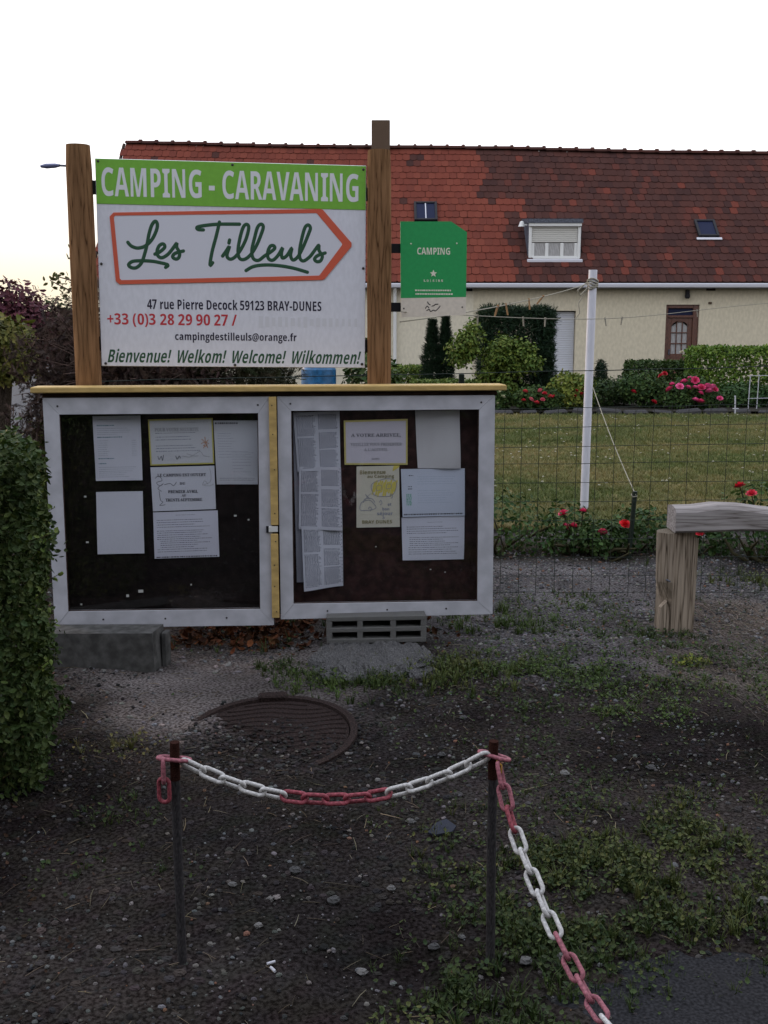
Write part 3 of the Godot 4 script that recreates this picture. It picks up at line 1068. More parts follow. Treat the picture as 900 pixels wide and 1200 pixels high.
func garden() -> void:
	M.bloom = bloom_mesh()
	var lf := leaf_mesh(1.0, 0.55)
	var sp := spray_mesh(1.0, 0.28)
	var gd := [Color(0.02, 0.05, 0.015), Color(0.05, 0.09, 0.025)]
	# stone edging of the far bed
	var ed := thing("bed_edging", "low grey stone edging between lawn and flower bed", "edging", Vector3(0, 0, -19.2))
	var stone := grained(lin(0.10, 0.097, 0.10), 0.5, Vector3(4, 4, 4), 0.95, 120, 0.04, 0.5)
	for i in 26:
		var s := MB.new()
		s.box(Vector3(0, 0.04, 0), Vector3(0.40 + rv(-0.12, 0.06), 0.11 + rv(-0.05, 0.03), 0.2), 0.035)
		var p := part("edging_stone", s.mesh(), stone, ed)
		p.position = Vector3(0.2 + i * 0.48, 0, rv(-0.03, 0.03))
		p.rotation = Vector3(rv(-0.08, 0.08), rv(-0.15, 0.15), rv(-0.1, 0.1))
	var bed := MB.new()
	bed.face([Vector3(-2, 0.05, -19.3), Vector3(14, 0.05, -19.3), Vector3(14, 0.05, -29.5), Vector3(-2, 0.05, -29.5)], Vector3.UP)
	structure("bed_soil", bed.mesh(), grained(lin(0.06, 0.055, 0.045), 0.5, Vector3(1, 1, 1), 0.95, 121, 0.03))

	box_hedge("box_hedge", "low clipped yellow-green hedge by the white downpipe", Vector3(0.62, 0, -26), Vector3(0.9, 0.66, 0.7), 3600, [Color(0.07, 0.12, 0.025), Color(0.15, 0.19, 0.04)], lf, 0.05, 0.09)
	box_hedge("box_hedge", "low loose yellow-green hedge at the foot of the twin dwarf conifers", Vector3(1.55, 0, -23.6), Vector3(1.9, 0.42, 0.5), 3600, [Color(0.07, 0.11, 0.025), Color(0.13, 0.17, 0.04)], lf, 0.05, 0.08)
	# dwarf conifers
	for t in [[1.12, -25.0, 1.74, 0.36, "dark dwarf conifer, the thicker of the pointed pair by the cream wall"], [1.44, -25.2, 1.84, 0.27, "dark dwarf conifer, the slimmer of the pointed pair by the cream wall"]]:
		var o := thing("dwarf_conifer", t[4], "conifer", Vector3(t[0], 0, t[1]), 0.0, "pointed dwarf conifers")
		var xs := []
		var cs := []
		for i in 5200:
			var k := pow(rng.randf(), 0.8)
			var y: float = 0.05 + k * (t[2] - 0.05)
			var w: float = t[3] * (1.0 - pow(k, 1.8)) * (0.75 + 0.35 * patch_noise.get_noise_2d(k * 300.0, t[0] * 90.0)) + 0.02
			var a := rv(0, TAU)
			var d := Vector3(cos(a), 0.9, sin(a)).normalized()
			xs.append(Transform3D(facing(d.cross(Vector3(-d.z, 0, d.x)).normalized(), rv(0, TAU)).scaled(Vector3.ONE * rv(0.06, 0.12)), Vector3(cos(a) * w * rv(0.7, 1.0), y, sin(a) * w * rv(0.7, 1.0))))
			cs.append(vary(Color(0.016, 0.032, 0.016), 0.3))
		scatter("foliage", sp, M.leaf, xs, cs, o)
		var tr := MB.new()
		tr.tube([Vector3(0, -0.05, 0), Vector3(0, t[2] * 0.9, 0)], [0.04, 0.01], 6)
		part("trunk", tr.mesh(), M.bark, o)
	# light green spreading tree
	var lt := thing("small_tree", "light green spreading small tree in front of the dark clipped evergreen", "tree", Vector3(2.40, 0, -20.95))
	var lobes := []
	for c in [[Vector3(-0.72, 1.30, 0.1), 0.30], [Vector3(-0.9, 1.08, 0.2), 0.22], [Vector3(-0.3, 1.12, 0.2), 0.28], [Vector3(0.1, 1.08, 0.1), 0.30], [Vector3(0.32, 0.88, 0.2), 0.26], [Vector3(-0.1, 0.72, 0.2), 0.32], [Vector3(-0.15, 0.42, 0.2), 0.28]]:
		for k in 9:
			var rr := rv(0.10, 0.21)
			lobes.append([c[0] + rdir() * Vector3(1.15, 0.9, 0.9) * c[1] * rv(0.5, 1.0), Vector3(rr * rv(0.9, 1.5), rr, rr)])
	var q := leaves_in_blob(lobes, 11000, [Color(0.05, 0.09, 0.018), Color(0.14, 0.18, 0.035)], 0.05, 0.095, 0.9, 0.22, 0.5)
	scatter("crown", lf, M.leaf, q[0], q[1], lt)
	var tb := MB.new()
	for e in [Vector3(-0.75, 1.25, 0.1), Vector3(0.22, 1.05, 0.1), Vector3(-0.2, 1.0, 0.2), Vector3(0.35, 0.8, 0.2)]:
		tb.tube([Vector3(0, -0.05, 0), Vector3(-0.05, 0.35, 0), e * Vector3(0.5, 0.7, 0.5), e], [0.06, 0.05, 0.03, 0.012], 6)
	part("trunk", tb.mesh(), M.bark, lt)
	# clipped dark evergreen block
	var ev := thing("clipped_evergreen", "tall dark evergreen clipped to a flat-topped block beside shuttered window", "evergreen", Vector3(2.68, 0, -22.0))
	var q2 := leaves_in_box(Vector3(0, 0.98, 0), Vector3(1.42, 1.92, 1.3), 17000, 0.2, 0.07, [Color(0.010, 0.022, 0.012), Color(0.02, 0.04, 0.018)], 0.08, 0.15)
	scatter("crown", sp, M.leaf, q2[0], q2[1], ev)
	stems(ev, [Vector3.ZERO, Vector3(1.0, 0, 0.8)], 1.5, 0.2, 6, 0.04, M.bark)
	# yellowish shrub with dark red roses
	var ys := bush("shrub", "yellow-green shrub with dark red flowers below the shuttered window", "shrub", Vector3(3.52, 0.05, -20.2), [[Vector3(-0.1, 0.42, 0), Vector3(0.3, 0.26, 0.3)], [Vector3(0.18, 0.38, 0), Vector3(0.26, 0.24, 0.3)], [Vector3(0.0, 0.2, 0.1), Vector3(0.4, 0.22, 0.3)]], 3600, [Color(0.06, 0.10, 0.02), Color(0.20, 0.21, 0.04)], lf, 0.05, 0.09)
	blooms(ys, [Vector3(0.05, 0.34, 0.32), Vector3(0.14, 0.28, 0.32), Vector3(0.02, 0.24, 0.34), Vector3(0.2, 0.36, 0.28)], 0.05, [Color(0.28, 0.012, 0.02)])
	# small cypress
	var cy := bush("small_cypress", "little dark upright cypress between shrubs before the cream wall", "cypress", Vector3(4.85, 0.05, -24), [[Vector3(0, 0.4, 0), Vector3(0.13, 0.4, 0.13)]], 1400, [Color(0.012, 0.025, 0.014), Color(0.02, 0.04, 0.02)], sp, 0.06, 0.1, 3)
	box_hedge("box_hedge", "dark green low hedge under the brown door", Vector3(6.15, 0, -24.2), Vector3(1.4, 0.82, 0.7), 5200, [Color(0.02, 0.042, 0.013), Color(0.055, 0.085, 0.022)], lf, 0.05, 0.09)
	var cr := thing("lily_plant", "pale cream flower spikes in front of the brown door", "flower", Vector3(6.75, 0, -24.0))
	var cst := MB.new()
	for e in [Vector3(-0.12, 1.0, 0), Vector3(0.12, 0.92, 0.1)]:
		cst.tube([Vector3(0, 0, 0), e * 0.6, e], [0.012, 0.01, 0.008], 5)
	part("stem", cst.mesh(), M.stem, cr)
	blooms(cr, [Vector3(-0.12, 1.02, 0), Vector3(-0.07, 0.95, 0.05), Vector3(0.12, 0.95, 0.1), Vector3(0.15, 0.86, 0.1)], 0.06, [Color(0.5, 0.45, 0.34)])
	# rose bushes of the far bed
	var far_roses := [
		["full rose bush with a few deep red blooms below the brown door", Vector3(4.98, 0.05, -20.4), [[Vector3(-0.1, 0.4, 0), Vector3(0.42, 0.32, 0.35)], [Vector3(0.2, 0.25, 0.05), Vector3(0.35, 0.28, 0.3)]], [Vector3(0.28, 0.64, 0.25), Vector3(0.2, 0.6, 0.3), Vector3(0.06, 0.12, 0.42), Vector3(-0.3, 0.3, 0.3)], [Color(0.40, 0.015, 0.03)], 0.06],
		["large bush crowded with bright pink blooms before the clipped hedge", Vector3(5.75, 0.05, -20.1), [[Vector3(0, 0.34, 0), Vector3(0.42, 0.28, 0.3)], [Vector3(-0.25, 0.2, 0.1), Vector3(0.3, 0.22, 0.3)], [Vector3(0.3, 0.18, 0), Vector3(0.3, 0.2, 0.3)]], [Vector3(-0.42, 0.45, 0.25), Vector3(-0.3, 0.42, 0.33), Vector3(-0.46, 0.36, 0.25), Vector3(-0.2, 0.5, 0.25), Vector3(-0.08, 0.56, 0.2), Vector3(0.0, 0.53, 0.25), Vector3(-0.15, 0.4, 0.35), Vector3(-0.02, 0.4, 0.35), Vector3(0.1, 0.4, 0.33), Vector3(0.22, 0.42, 0.3), Vector3(0.32, 0.4, 0.28), Vector3(0.38, 0.36, 0.25), Vector3(0.08, 0.3, 0.36), Vector3(-0.02, 0.17, 0.4), Vector3(0.08, 0.14, 0.4), Vector3(0.46, 0.2, 0.3), Vector3(0.25, 0.33, 0.33)], [Color(0.68, 0.09, 0.25), Color(0.72, 0.14, 0.32), Color(0.6, 0.06, 0.16)], 0.075],
		["low rose bush with coral and pink blooms by the dark evergreen", Vector3(2.82, 0.05, -19.7), [[Vector3(-0.1, 0.22, 0), Vector3(0.35, 0.22, 0.25)], [Vector3(0.2, 0.18, 0), Vector3(0.26, 0.2, 0.25)]], [Vector3(-0.25, 0.34, 0.2), Vector3(0.02, 0.36, 0.2), Vector3(0.1, 0.31, 0.22), Vector3(0.2, 0.26, 0.22), Vector3(-0.15, 0.2, 0.26), Vector3(-0.28, 0.18, 0.24), Vector3(-0.05, 0.14, 0.28), Vector3(0.06, 0.2, 0.26), Vector3(0.27, 0.25, 0.2)], [Color(0.60, 0.06, 0.08), Color(0.62, 0.13, 0.17), Color(0.5, 0.03, 0.05)], 0.058],
		["small rose bush with pale cream blooms at the end of stone edging", Vector3(2.12, 0.05, -19.75), [[Vector3(0, 0.2, 0), Vector3(0.2, 0.22, 0.2)]], [Vector3(-0.03, 0.12, 0.2), Vector3(0.05, 0.24, 0.18), Vector3(0.0, 0.33, 0.15)], [Color(0.62, 0.6, 0.42)], 0.05]]
	for r in far_roses:
		var o2 := bush("rose_bush", r[0], "rose bush", r[1], r[2], 2600, [Color(0.02, 0.045, 0.014), Color(0.06, 0.095, 0.025)], lf, 0.05, 0.085, 6, "rose bushes of the far flower bed")
		blooms(o2, r[3], r[5], r[4])
	box_hedge("box_hedge", "tall bright green clipped hedge at the flower bed", Vector3(8.38, 0, -22.6), Vector3(3.9, 1.16, 1.1), 17000, [Color(0.04, 0.085, 0.014), Color(0.15, 0.22, 0.035)], lf, 0.05, 0.09)
	bush("shrub", "dark round shrub in front of the tall bright green hedge", "shrub", Vector3(6.85, 0.05, -20.6), [[Vector3(0, 0.2, 0), Vector3(0.55, 0.25, 0.35)], [Vector3(0.9, 0.22, 0.1), Vector3(0.6, 0.26, 0.35)]], 3600, gd, lf, 0.05, 0.09)
	bush("shrub", "dark low foliage between the rose bushes under the cream wall", "shrub", Vector3(4.2, 0.05, -20.8), [[Vector3(0, 0.25, 0), Vector3(0.45, 0.28, 0.35)], [Vector3(0.5, 0.3, -0.2), Vector3(0.4, 0.3, 0.35)]], 2600, [Color(0.02, 0.04, 0.014), Color(0.045, 0.07, 0.022)], lf, 0.05, 0.08)
	# thin white frame and rod in the bed
	var fr := thing("plant_frame", "thin white metal plant frame beside the tall green hedge", "plant frame", Vector3(6.95, 0, -20))
	for p in [[-0.14, 0.66], [0.02, 0.68], [0.30, 0.68]]:
		var b1 := MB.new()
		b1.tube([Vector3(p[0], 0, 0), Vector3(p[0] + 0.01, p[1], 0)], [0.008, 0.008], 6)
		part("upright", b1.mesh(), M.gutter, fr)
	for y in [0.66, 0.24]:
		var b2 := MB.new()
		b2.tube([Vector3(-0.16, y, 0.012), Vector3(0.9, y + 0.02, 0.012)], [0.006, 0.006], 6)
		part("crossbar", b2.mesh(), M.gutter, fr)
	var rod := MB.new()
	rod.tube([Vector3(0, -0.05, 0), Vector3(-0.02, 0.36, 0)], [0.012, 0.012], 6)
	rod.tube([Vector3(-0.05, 0.13, 0), Vector3(0.05, 0.13, 0)], [0.01, 0.01], 6)
	var rd := part("garden_rod", rod.mesh(), M.gutter, self)
	rd.position = Vector3(6.2, 0, -18.85)
	tag(rd, "thin white rod stuck in the lawn before the stone edging", "rod")

	# roses along the wire fence
	var near := [
		["leafy rose bush without blooms beside the notice board", Vector3(0.82, 0, -7.0), [[Vector3(0, 0.2, 0), Vector3(0.28, 0.22, 0.22)], [Vector3(0.25, 0.12, 0.05), Vector3(0.2, 0.14, 0.18)]], [Vector3(-0.16, 0.36, 0.1)], [Color(0.6, 0.06, 0.16)]],
		["rose bush with three pink blooms at the foot of the white pole", Vector3(1.27, 0, -7.0), [[Vector3(-0.05, 0.16, 0), Vector3(0.2, 0.18, 0.2)], [Vector3(0.1, 0.1, 0.05), Vector3(0.2, 0.12, 0.18)]], [Vector3(-0.09, 0.275, 0.1), Vector3(-0.085, 0.20, 0.14), Vector3(-0.03, 0.195, 0.12), Vector3(0.04, 0.29, 0.08)], [Color(0.62, 0.05, 0.13), Color(0.64, 0.07, 0.18)]],
		["low rose bush with one pink bloom in front of the iron stake", Vector3(1.46, 0, -6.95), [[Vector3(0, 0.1, 0), Vector3(0.18, 0.12, 0.16)]], [Vector3(-0.04, 0.17, 0.14)], [Color(0.60, 0.08, 0.14)]],
		["rose bush with one large scarlet bloom beside the iron stake", Vector3(1.66, 0, -7.05), [[Vector3(0.06, 0.14, 0), Vector3(0.2, 0.16, 0.18)]], [Vector3(-0.08, 0.21, 0.16)], [Color(0.66, 0.02, 0.03)]],
		["rose bush with one red bloom under the end of the grey beam", Vector3(2.05, 0, -6.95), [[Vector3(0.1, 0.12, 0), Vector3(0.2, 0.14, 0.18)]], [Vector3(0.0, 0.17, 0.14)], [Color(0.62, 0.03, 0.05)]],
		["tallest rose bush by the fence, red blooms rising above the grey beam", Vector3(2.42, 0, -6.7), [[Vector3(-0.05, 0.28, 0), Vector3(0.24, 0.24, 0.2)], [Vector3(0.15, 0.2, 0), Vector3(0.2, 0.2, 0.2)]], [Vector3(-0.19, 0.50, 0.08), Vector3(-0.12, 0.455, 0.1), Vector3(0.02, 0.2, 0.2), Vector3(0.1, 0.4, 0.1)], [Color(0.62, 0.03, 0.06), Color(0.64, 0.05, 0.09)]]]
	for r in near:
		var o3 := bush("rose_bush", r[0], "rose bush", r[1], r[2], 620, [Color(0.022, 0.05, 0.015), Color(0.06, 0.10, 0.03)], lf, 0.025, 0.05, 7, "rose bushes along the wire fence")
		var cane := MB.new()
		for p in r[3]:
			cane.tube([Vector3(0, -0.02, 0), p * Vector3(0.6, 0.6, 0.6) + Vector3(0.01, 0, 0), p], [0.006, 0.005, 0.004], 5)
		part("cane", cane.mesh(), M.stem, o3)
		blooms(o3, r[3], 0.036, r[4])

# ---------------------------------------------------------------- left of the board
func twigs(o: Node3D, c: Vector3, r: Vector3, n: int, rad: float, m: Material, called := "branch") -> void:
	var b := MB.new()
	for i in n:
		var d := rdir()
		var p := c + d * r * rv(0.1, 0.5)
		var e := c + (d + rdir() * 0.35).normalized() * r * rv(0.8, 1.12)
		b.tube([p, p.lerp(e, 0.5) + rdir() * 0.05, e], [rad, rad * 0.7, rad * 0.3], 4, false)
	part(called, b.mesh(), m, o)

func left_side() -> void:
	var lf := leaf_mesh(1.0, 0.5)
	var sp := spray_mesh(1.0, 0.3)
	var br := [Color(0.034, 0.024, 0.022), Color(0.08, 0.055, 0.045)]
	# half-dead conifer behind the board's end
	var c := thing("dried_conifer", "half-dead conifer, brown above and green at its foot, behind the notice board", "conifer", Vector3(-1.80, 0, -6.6))
	var q := leaves_in_blob([[Vector3(0.0, 1.25, 0), Vector3(0.42, 0.42, 0.4)], [Vector3(0.35, 1.2, 0.0), Vector3(0.4, 0.4, 0.4)], [Vector3(-0.08, 0.9, 0.1), Vector3(0.36, 0.36, 0.35)], [Vector3(0.5, 0.9, 0), Vector3(0.4, 0.5, 0.4)]], 15000, br, 0.035, 0.075, 0.6, 0.14, 0.0)
	scatter("dry_foliage", sp, M.dry, q[0], q[1], c)
	var q2 := leaves_in_blob([[Vector3(-0.05, 0.42, 0.1), Vector3(0.36, 0.42, 0.35)], [Vector3(0.3, 0.5, 0.1), Vector3(0.4, 0.45, 0.35)], [Vector3(-0.08, 0.85, 0.15), Vector3(0.2, 0.2, 0.2)]], 7000, [Color(0.04, 0.055, 0.014), Color(0.12, 0.135, 0.03)], 0.05, 0.1, 0.4, 0.12, 0.2)
	scatter("foliage", sp, M.leaf, q2[0], q2[1], c)
	twigs(c, Vector3(0.2, 1.15, 0), Vector3(0.6, 0.6, 0.5), 420, 0.004, M.twig)
	var tr := MB.new()
	tr.tube([Vector3(0.1, -0.05, 0), Vector3(0.13, 0.7, 0), Vector3(0.2, 1.4, 0)], [0.07, 0.05, 0.02], 8)
	part("trunk", tr.mesh(), M.bark, c)
	# leafy twig rising over it
	var yt := thing("sapling", "thin leafy sapling rising above the half-dead conifer", "sapling", Vector3(-1.72, 0, -7.0))
	var st := MB.new()
	st.tube([Vector3(0.05, -0.05, 0), Vector3(0.1, 0.9, 0), Vector3(0.0, 1.55, 0), Vector3(-0.2, 1.95, 0)], [0.025, 0.02, 0.014, 0.005], 6)
	var tips := []
	for e in [[0.75, Vector3(-0.34, 0.22, 0.05)], [0.8, Vector3(0.12, 0.32, 0)], [0.85, Vector3(-0.22, 0.3, -0.1)], [0.9, Vector3(-0.3, 0.12, 0)], [0.95, Vector3(-0.1, 0.22, 0.1)], [0.88, Vector3(0.16, 0.18, 0.05)]]:
		var p := Vector3(0.08, 0.9, 0).lerp(Vector3(-0.12, 1.78, 0), e[0])
		st.tube([p, p + e[1] * 0.5 + Vector3(0, 0.02, 0), p + e[1]], [0.008, 0.006, 0.003], 5)
		for k in 40:
			tips.append(p + e[1] * rv(0.35, 1.05) + rdir() * 0.035)
	part("trunk", st.mesh(), M.twig, yt)
	var xs := []
	var cs := []
	for p in tips:
		xs.append(Transform3D(facing((rdir() + Vector3(0, 0.3, 0)).normalized(), rv(0, TAU)).scaled(Vector3.ONE * rv(0.025, 0.05)), p))
		cs.append(vary(Color(0.085, 0.085, 0.035), 0.25))
	scatter("crown", lf, M.leaf, xs, cs, yt)
	# dark hedge running on behind the board and the sign
	var hd := thing("conifer_hedge", "dark rough conifer hedge running behind the board and sign", "hedge", Vector3(-1.2, 0, -6.9))
	var q3 := leaves_in_box(Vector3(0, 0.72, 0), Vector3(1.15, 1.44, 0.8), 7000, 0.25, 0.12, [Color(0.02, 0.028, 0.012), Color(0.06, 0.05, 0.03)], 0.06, 0.12, 0.1)
	scatter("foliage", sp, M.leaf, q3[0], q3[1], hd)
	stems(hd, [Vector3.ZERO, Vector3(0.9, 0, 0.4)], 1.2, 0.2, 8, 0.025, M.bark)
	# blue drum and a dark shrub beside it
	var dr := thing("blue_barrel", "bright blue plastic barrel standing behind the white sign", "barrel", Vector3(-0.56, 0, -9.2))
	var b := MB.new()
	b.lathe([Vector2(0, 0), Vector2(0.135, 0), Vector2(0.15, 0.06), Vector2(0.15, 0.42), Vector2(0.158, 0.45), Vector2(0.15, 0.48), Vector2(0.15, 0.82), Vector2(0.158, 0.85), Vector2(0.15, 0.88), Vector2(0.15, 1.14), Vector2(0.12, 1.2), Vector2(0, 1.2)], 22)
	part("body", b.mesh(), M.plastic_blue, dr)
	var ld := MB.new()
	ld.lathe([Vector2(0, 1.203), Vector2(0.13, 1.203), Vector2(0.14, 1.225), Vector2(0.13, 1.245), Vector2(0, 1.25)], 22)
	part("lid", ld.mesh(), M.plastic_blue, dr)
	bush("shrub", "dark green shrub between blue barrel and wooden post", "shrub", Vector3(-0.12, 0, -9.4), [[Vector3(0, 0.75, 0), Vector3(0.27, 0.62, 0.3)]], 3200, [Color(0.02, 0.045, 0.012), Color(0.06, 0.09, 0.025)], lf, 0.04, 0.08)
	# purple-leaved and yellow-green trees down the road
	tree("purple_tree", "dark purple-leaved tree by the road", Vector3(-5.55, 0, -15.5), [[Vector3(0.15, 1.75, 0), Vector3(0.55, 0.45, 0.5)], [Vector3(-0.6, 1.9, 0), Vector3(0.6, 0.5, 0.5)], [Vector3(0.55, 1.5, 0.2), Vector3(0.42, 0.4, 0.4)], [Vector3(-0.2, 1.3, 0.2), Vector3(0.9, 0.5, 0.6)]], 9000, [Color(0.05, 0.014, 0.022), Color(0.10, 0.03, 0.04)], lf, 0.06, 0.11, 1.6)
	tree("golden_shrub_tree", "yellow-green bushy tree growing by the road before the purple one", Vector3(-4.05, 0, -11.4), [[Vector3(0.0, 1.33, 0), Vector3(0.36, 0.3, 0.4)], [Vector3(-0.45, 1.38, 0), Vector3(0.4, 0.32, 0.5)], [Vector3(0.15, 1.12, 0.1), Vector3(0.25, 0.2, 0.3)]], 5200, [Color(0.06, 0.068, 0.016), Color(0.15, 0.14, 0.035)], lf, 0.05, 0.1, 1.2)
	# far trees closing the road
	for t in [[-19.0, -62.0, 3.4, "broad dark tree far down the road"], [-26.0, -60.0, 4.0, "tall dark tree beyond the road, farther from the house"]]:
		tree("distant_tree", t[3], Vector3(t[0], 0, t[1]), [[Vector3(0, t[2] * 0.6, 0), Vector3(2.6, t[2] * 0.42, 2.2)], [Vector3(1.6, t[2] * 0.5, 0), Vector3(1.8, t[2] * 0.35, 1.8)], [Vector3(-1.8, t[2] * 0.5, 0), Vector3(1.9, t[2] * 0.36, 1.8)]], 5000, [Color(0.03, 0.04, 0.02), Color(0.06, 0.07, 0.03)], lf, 0.18, 0.3, t[2] * 0.6)
	# street lamp
	var sl := thing("street_lamp", "street lamp with a flat blue-grey head reaching over the road", "street lamp", Vector3(-6.95, 0, -25))
	var p1 := MB.new()
	p1.tube([Vector3(0, -0.1, 0), Vector3(0, 2.5, 0), Vector3(0, 5.0, 0)], [0.065, 0.055, 0.045], 12)
	part("pole", p1.mesh(), M.zinc, sl)
	var p2 := MB.new()
	p2.tube([Vector3(0, 4.98, 0), Vector3(-0.03, 5.1, 0), Vector3(-0.2, 5.16, 0.0), Vector3(-0.4, 5.17, 0)], [0.03, 0.028, 0.025, 0.025], 8)
	part("arm", p2.mesh(), M.zinc, sl)
	var hdm := MB.new()
	var sec := [[0.0, 0.05, 0.03], [-0.1, 0.09, 0.05], [-0.3, 0.11, 0.055], [-0.42, 0.07, 0.03]]
	for i in 3:
		for k in 10:
			var t0 := TAU * k / 10.0
			var t1 := TAU * (k + 1) / 10.0
			var a0 := Vector3(sec[i][0], sin(t0) * sec[i][2] + 0.05 * sec[i][0], cos(t0) * sec[i][1])
			var a1 := Vector3(sec[i][0], sin(t1) * sec[i][2] + 0.05 * sec[i][0], cos(t1) * sec[i][1])
			var b0 := Vector3(sec[i + 1][0], sin(t0) * sec[i + 1][2] + 0.05 * sec[i + 1][0], cos(t0) * sec[i + 1][1])
			var b1 := Vector3(sec[i + 1][0], sin(t1) * sec[i + 1][2] + 0.05 * sec[i + 1][0], cos(t1) * sec[i + 1][1])
			hdm.face([a0, a1, b1, b0], Vector3(0, sin(t0), cos(t0)))
	var hm := part("lamp_head", hdm.mesh(), mat(lin(0.10, 0.11, 0.20), 0.4), sl)
	hm.position = Vector3(-0.36, 5.17, 0)

func tree(called: String, label: String, at: Vector3, lobes: Array, n: int, col: Array, leaf: Mesh, s0: float, s1: float, trunk: float) -> Node3D:
	var o := thing(called, label, "tree", at)
	var q := leaves_in_blob(lobes, n, col, s0, s1, 0.6, 0.16)
	scatter("crown", leaf, M.leaf, q[0], q[1], o)
	var b := MB.new()
	for l in lobes:
		var e: Vector3 = l[0]
		b.tube([Vector3(0, -0.1, 0), Vector3(0, trunk * 0.4, 0), e * Vector3(0.5, 0.75, 0.5), e], [trunk * 0.06, trunk * 0.05, trunk * 0.03, 0.012], 7)
	part("trunk", b.mesh(), M.bark, o)
	return o

func trees_behind() -> void:
	# tall trees across the lane, behind the photographer: they shade the soil and the board
	var lf := leaf_mesh(1.0, 0.7)
	var spots := [[-8.5, 6.5, 7.5, "tall broad tree across the lane, hedge side"], [-4.4, 7.2, 8.5, "tallest broad tree across the lane"], [0.0, 6.6, 7.8, "tall broad tree across the lane facing the board"], [4.4, 7.0, 8.2, "tall broad tree across the lane facing the fence"], [8.8, 6.4, 7.4, "tall broad tree across the lane, facing the house end"]]
	for t in spots:
		var h: float = t[2]
		tree("lane_tree", t[3], Vector3(t[0], 0, t[1]), [[Vector3(0, h * 0.72, 0), Vector3(2.1, h * 0.28, 2.0)], [Vector3(1.2, h * 0.5, 0.2), Vector3(1.7, h * 0.26, 1.6)], [Vector3(-1.3, h * 0.5, 0), Vector3(1.7, h * 0.26, 1.6)], [Vector3(0.2, h * 0.27, 0), Vector3(2.2, h * 0.22, 1.6)]], 9000, [Color(0.03, 0.055, 0.018), Color(0.06, 0.09, 0.03)], lf, 0.22, 0.36, 3.0)

# ---------------------------------------------------------------- wire fence
func fence() -> void:
	var f := thing("wire_fence", "dark wire mesh fence running from the notice board past the roses", "fence", Vector3(0, 0, -5.8))
	var x0 := -1.6
	var x1 := 4.0
	var top := func(x: float) -> float: return 1.19 + 0.022 * (x + 1.6)
	var vm := MB.new()
	vm.tube([Vector3(0, 0, 0), Vector3(0, 1, 0)], [0.0016, 0.0016], 4, false)
	var vmesh := vm.mesh()
	var x := x0
	while x <= x1:
		var o := part("wire", vmesh, M.wire, f)
		o.position = Vector3(x + rv(-0.004, 0.004), 0.0, 0)
		o.scale = Vector3(1, top.call(x) - 0.19 + rv(-0.01, 0.01), 1)
		o.rotation.z = rv(-0.012, 0.012)
		x += 0.102
	for k in [0.02, 0.11, 0.21, 0.31, 0.41, 0.51, 0.61, 0.71, 0.80, 0.90, 1.0, 1.19]:
		var b := MB.new()
		var pts := []
		for i in 29:
			var xx := x0 + (x1 - x0) * i / 28.0
			pts.append(Vector3(xx, (top.call(xx) if k > 1.1 else k * top.call(xx) / 1.19) + fine_noise.get_noise_2d(xx * 20.0, k * 90.0) * 0.006, 0.003))
		b.tube(pts, [0.0016 if k < 1.1 else 0.0024], 4, false)
		part("wire", b.mesh(), M.wire, f)
	for xp in [-1.55, 0.42, 3.95]:
		var p := MB.new()
		p.box(Vector3(xp, 0.58, -0.022), Vector3(0.03, 1.3, 0.03), 0.004)
		part("fence_post", p.mesh(), M.wire, f)

# ---------------------------------------------------------------- washing line
func sagged(a: Vector3, b: Vector3, sag: float, n := 24) -> Array:
	var p := []
	for i in n + 1:
		var t := float(i) / n
		p.append(a.lerp(b, t) - Vector3(0, sag * 4.0 * t * (1.0 - t), 0))
	return p

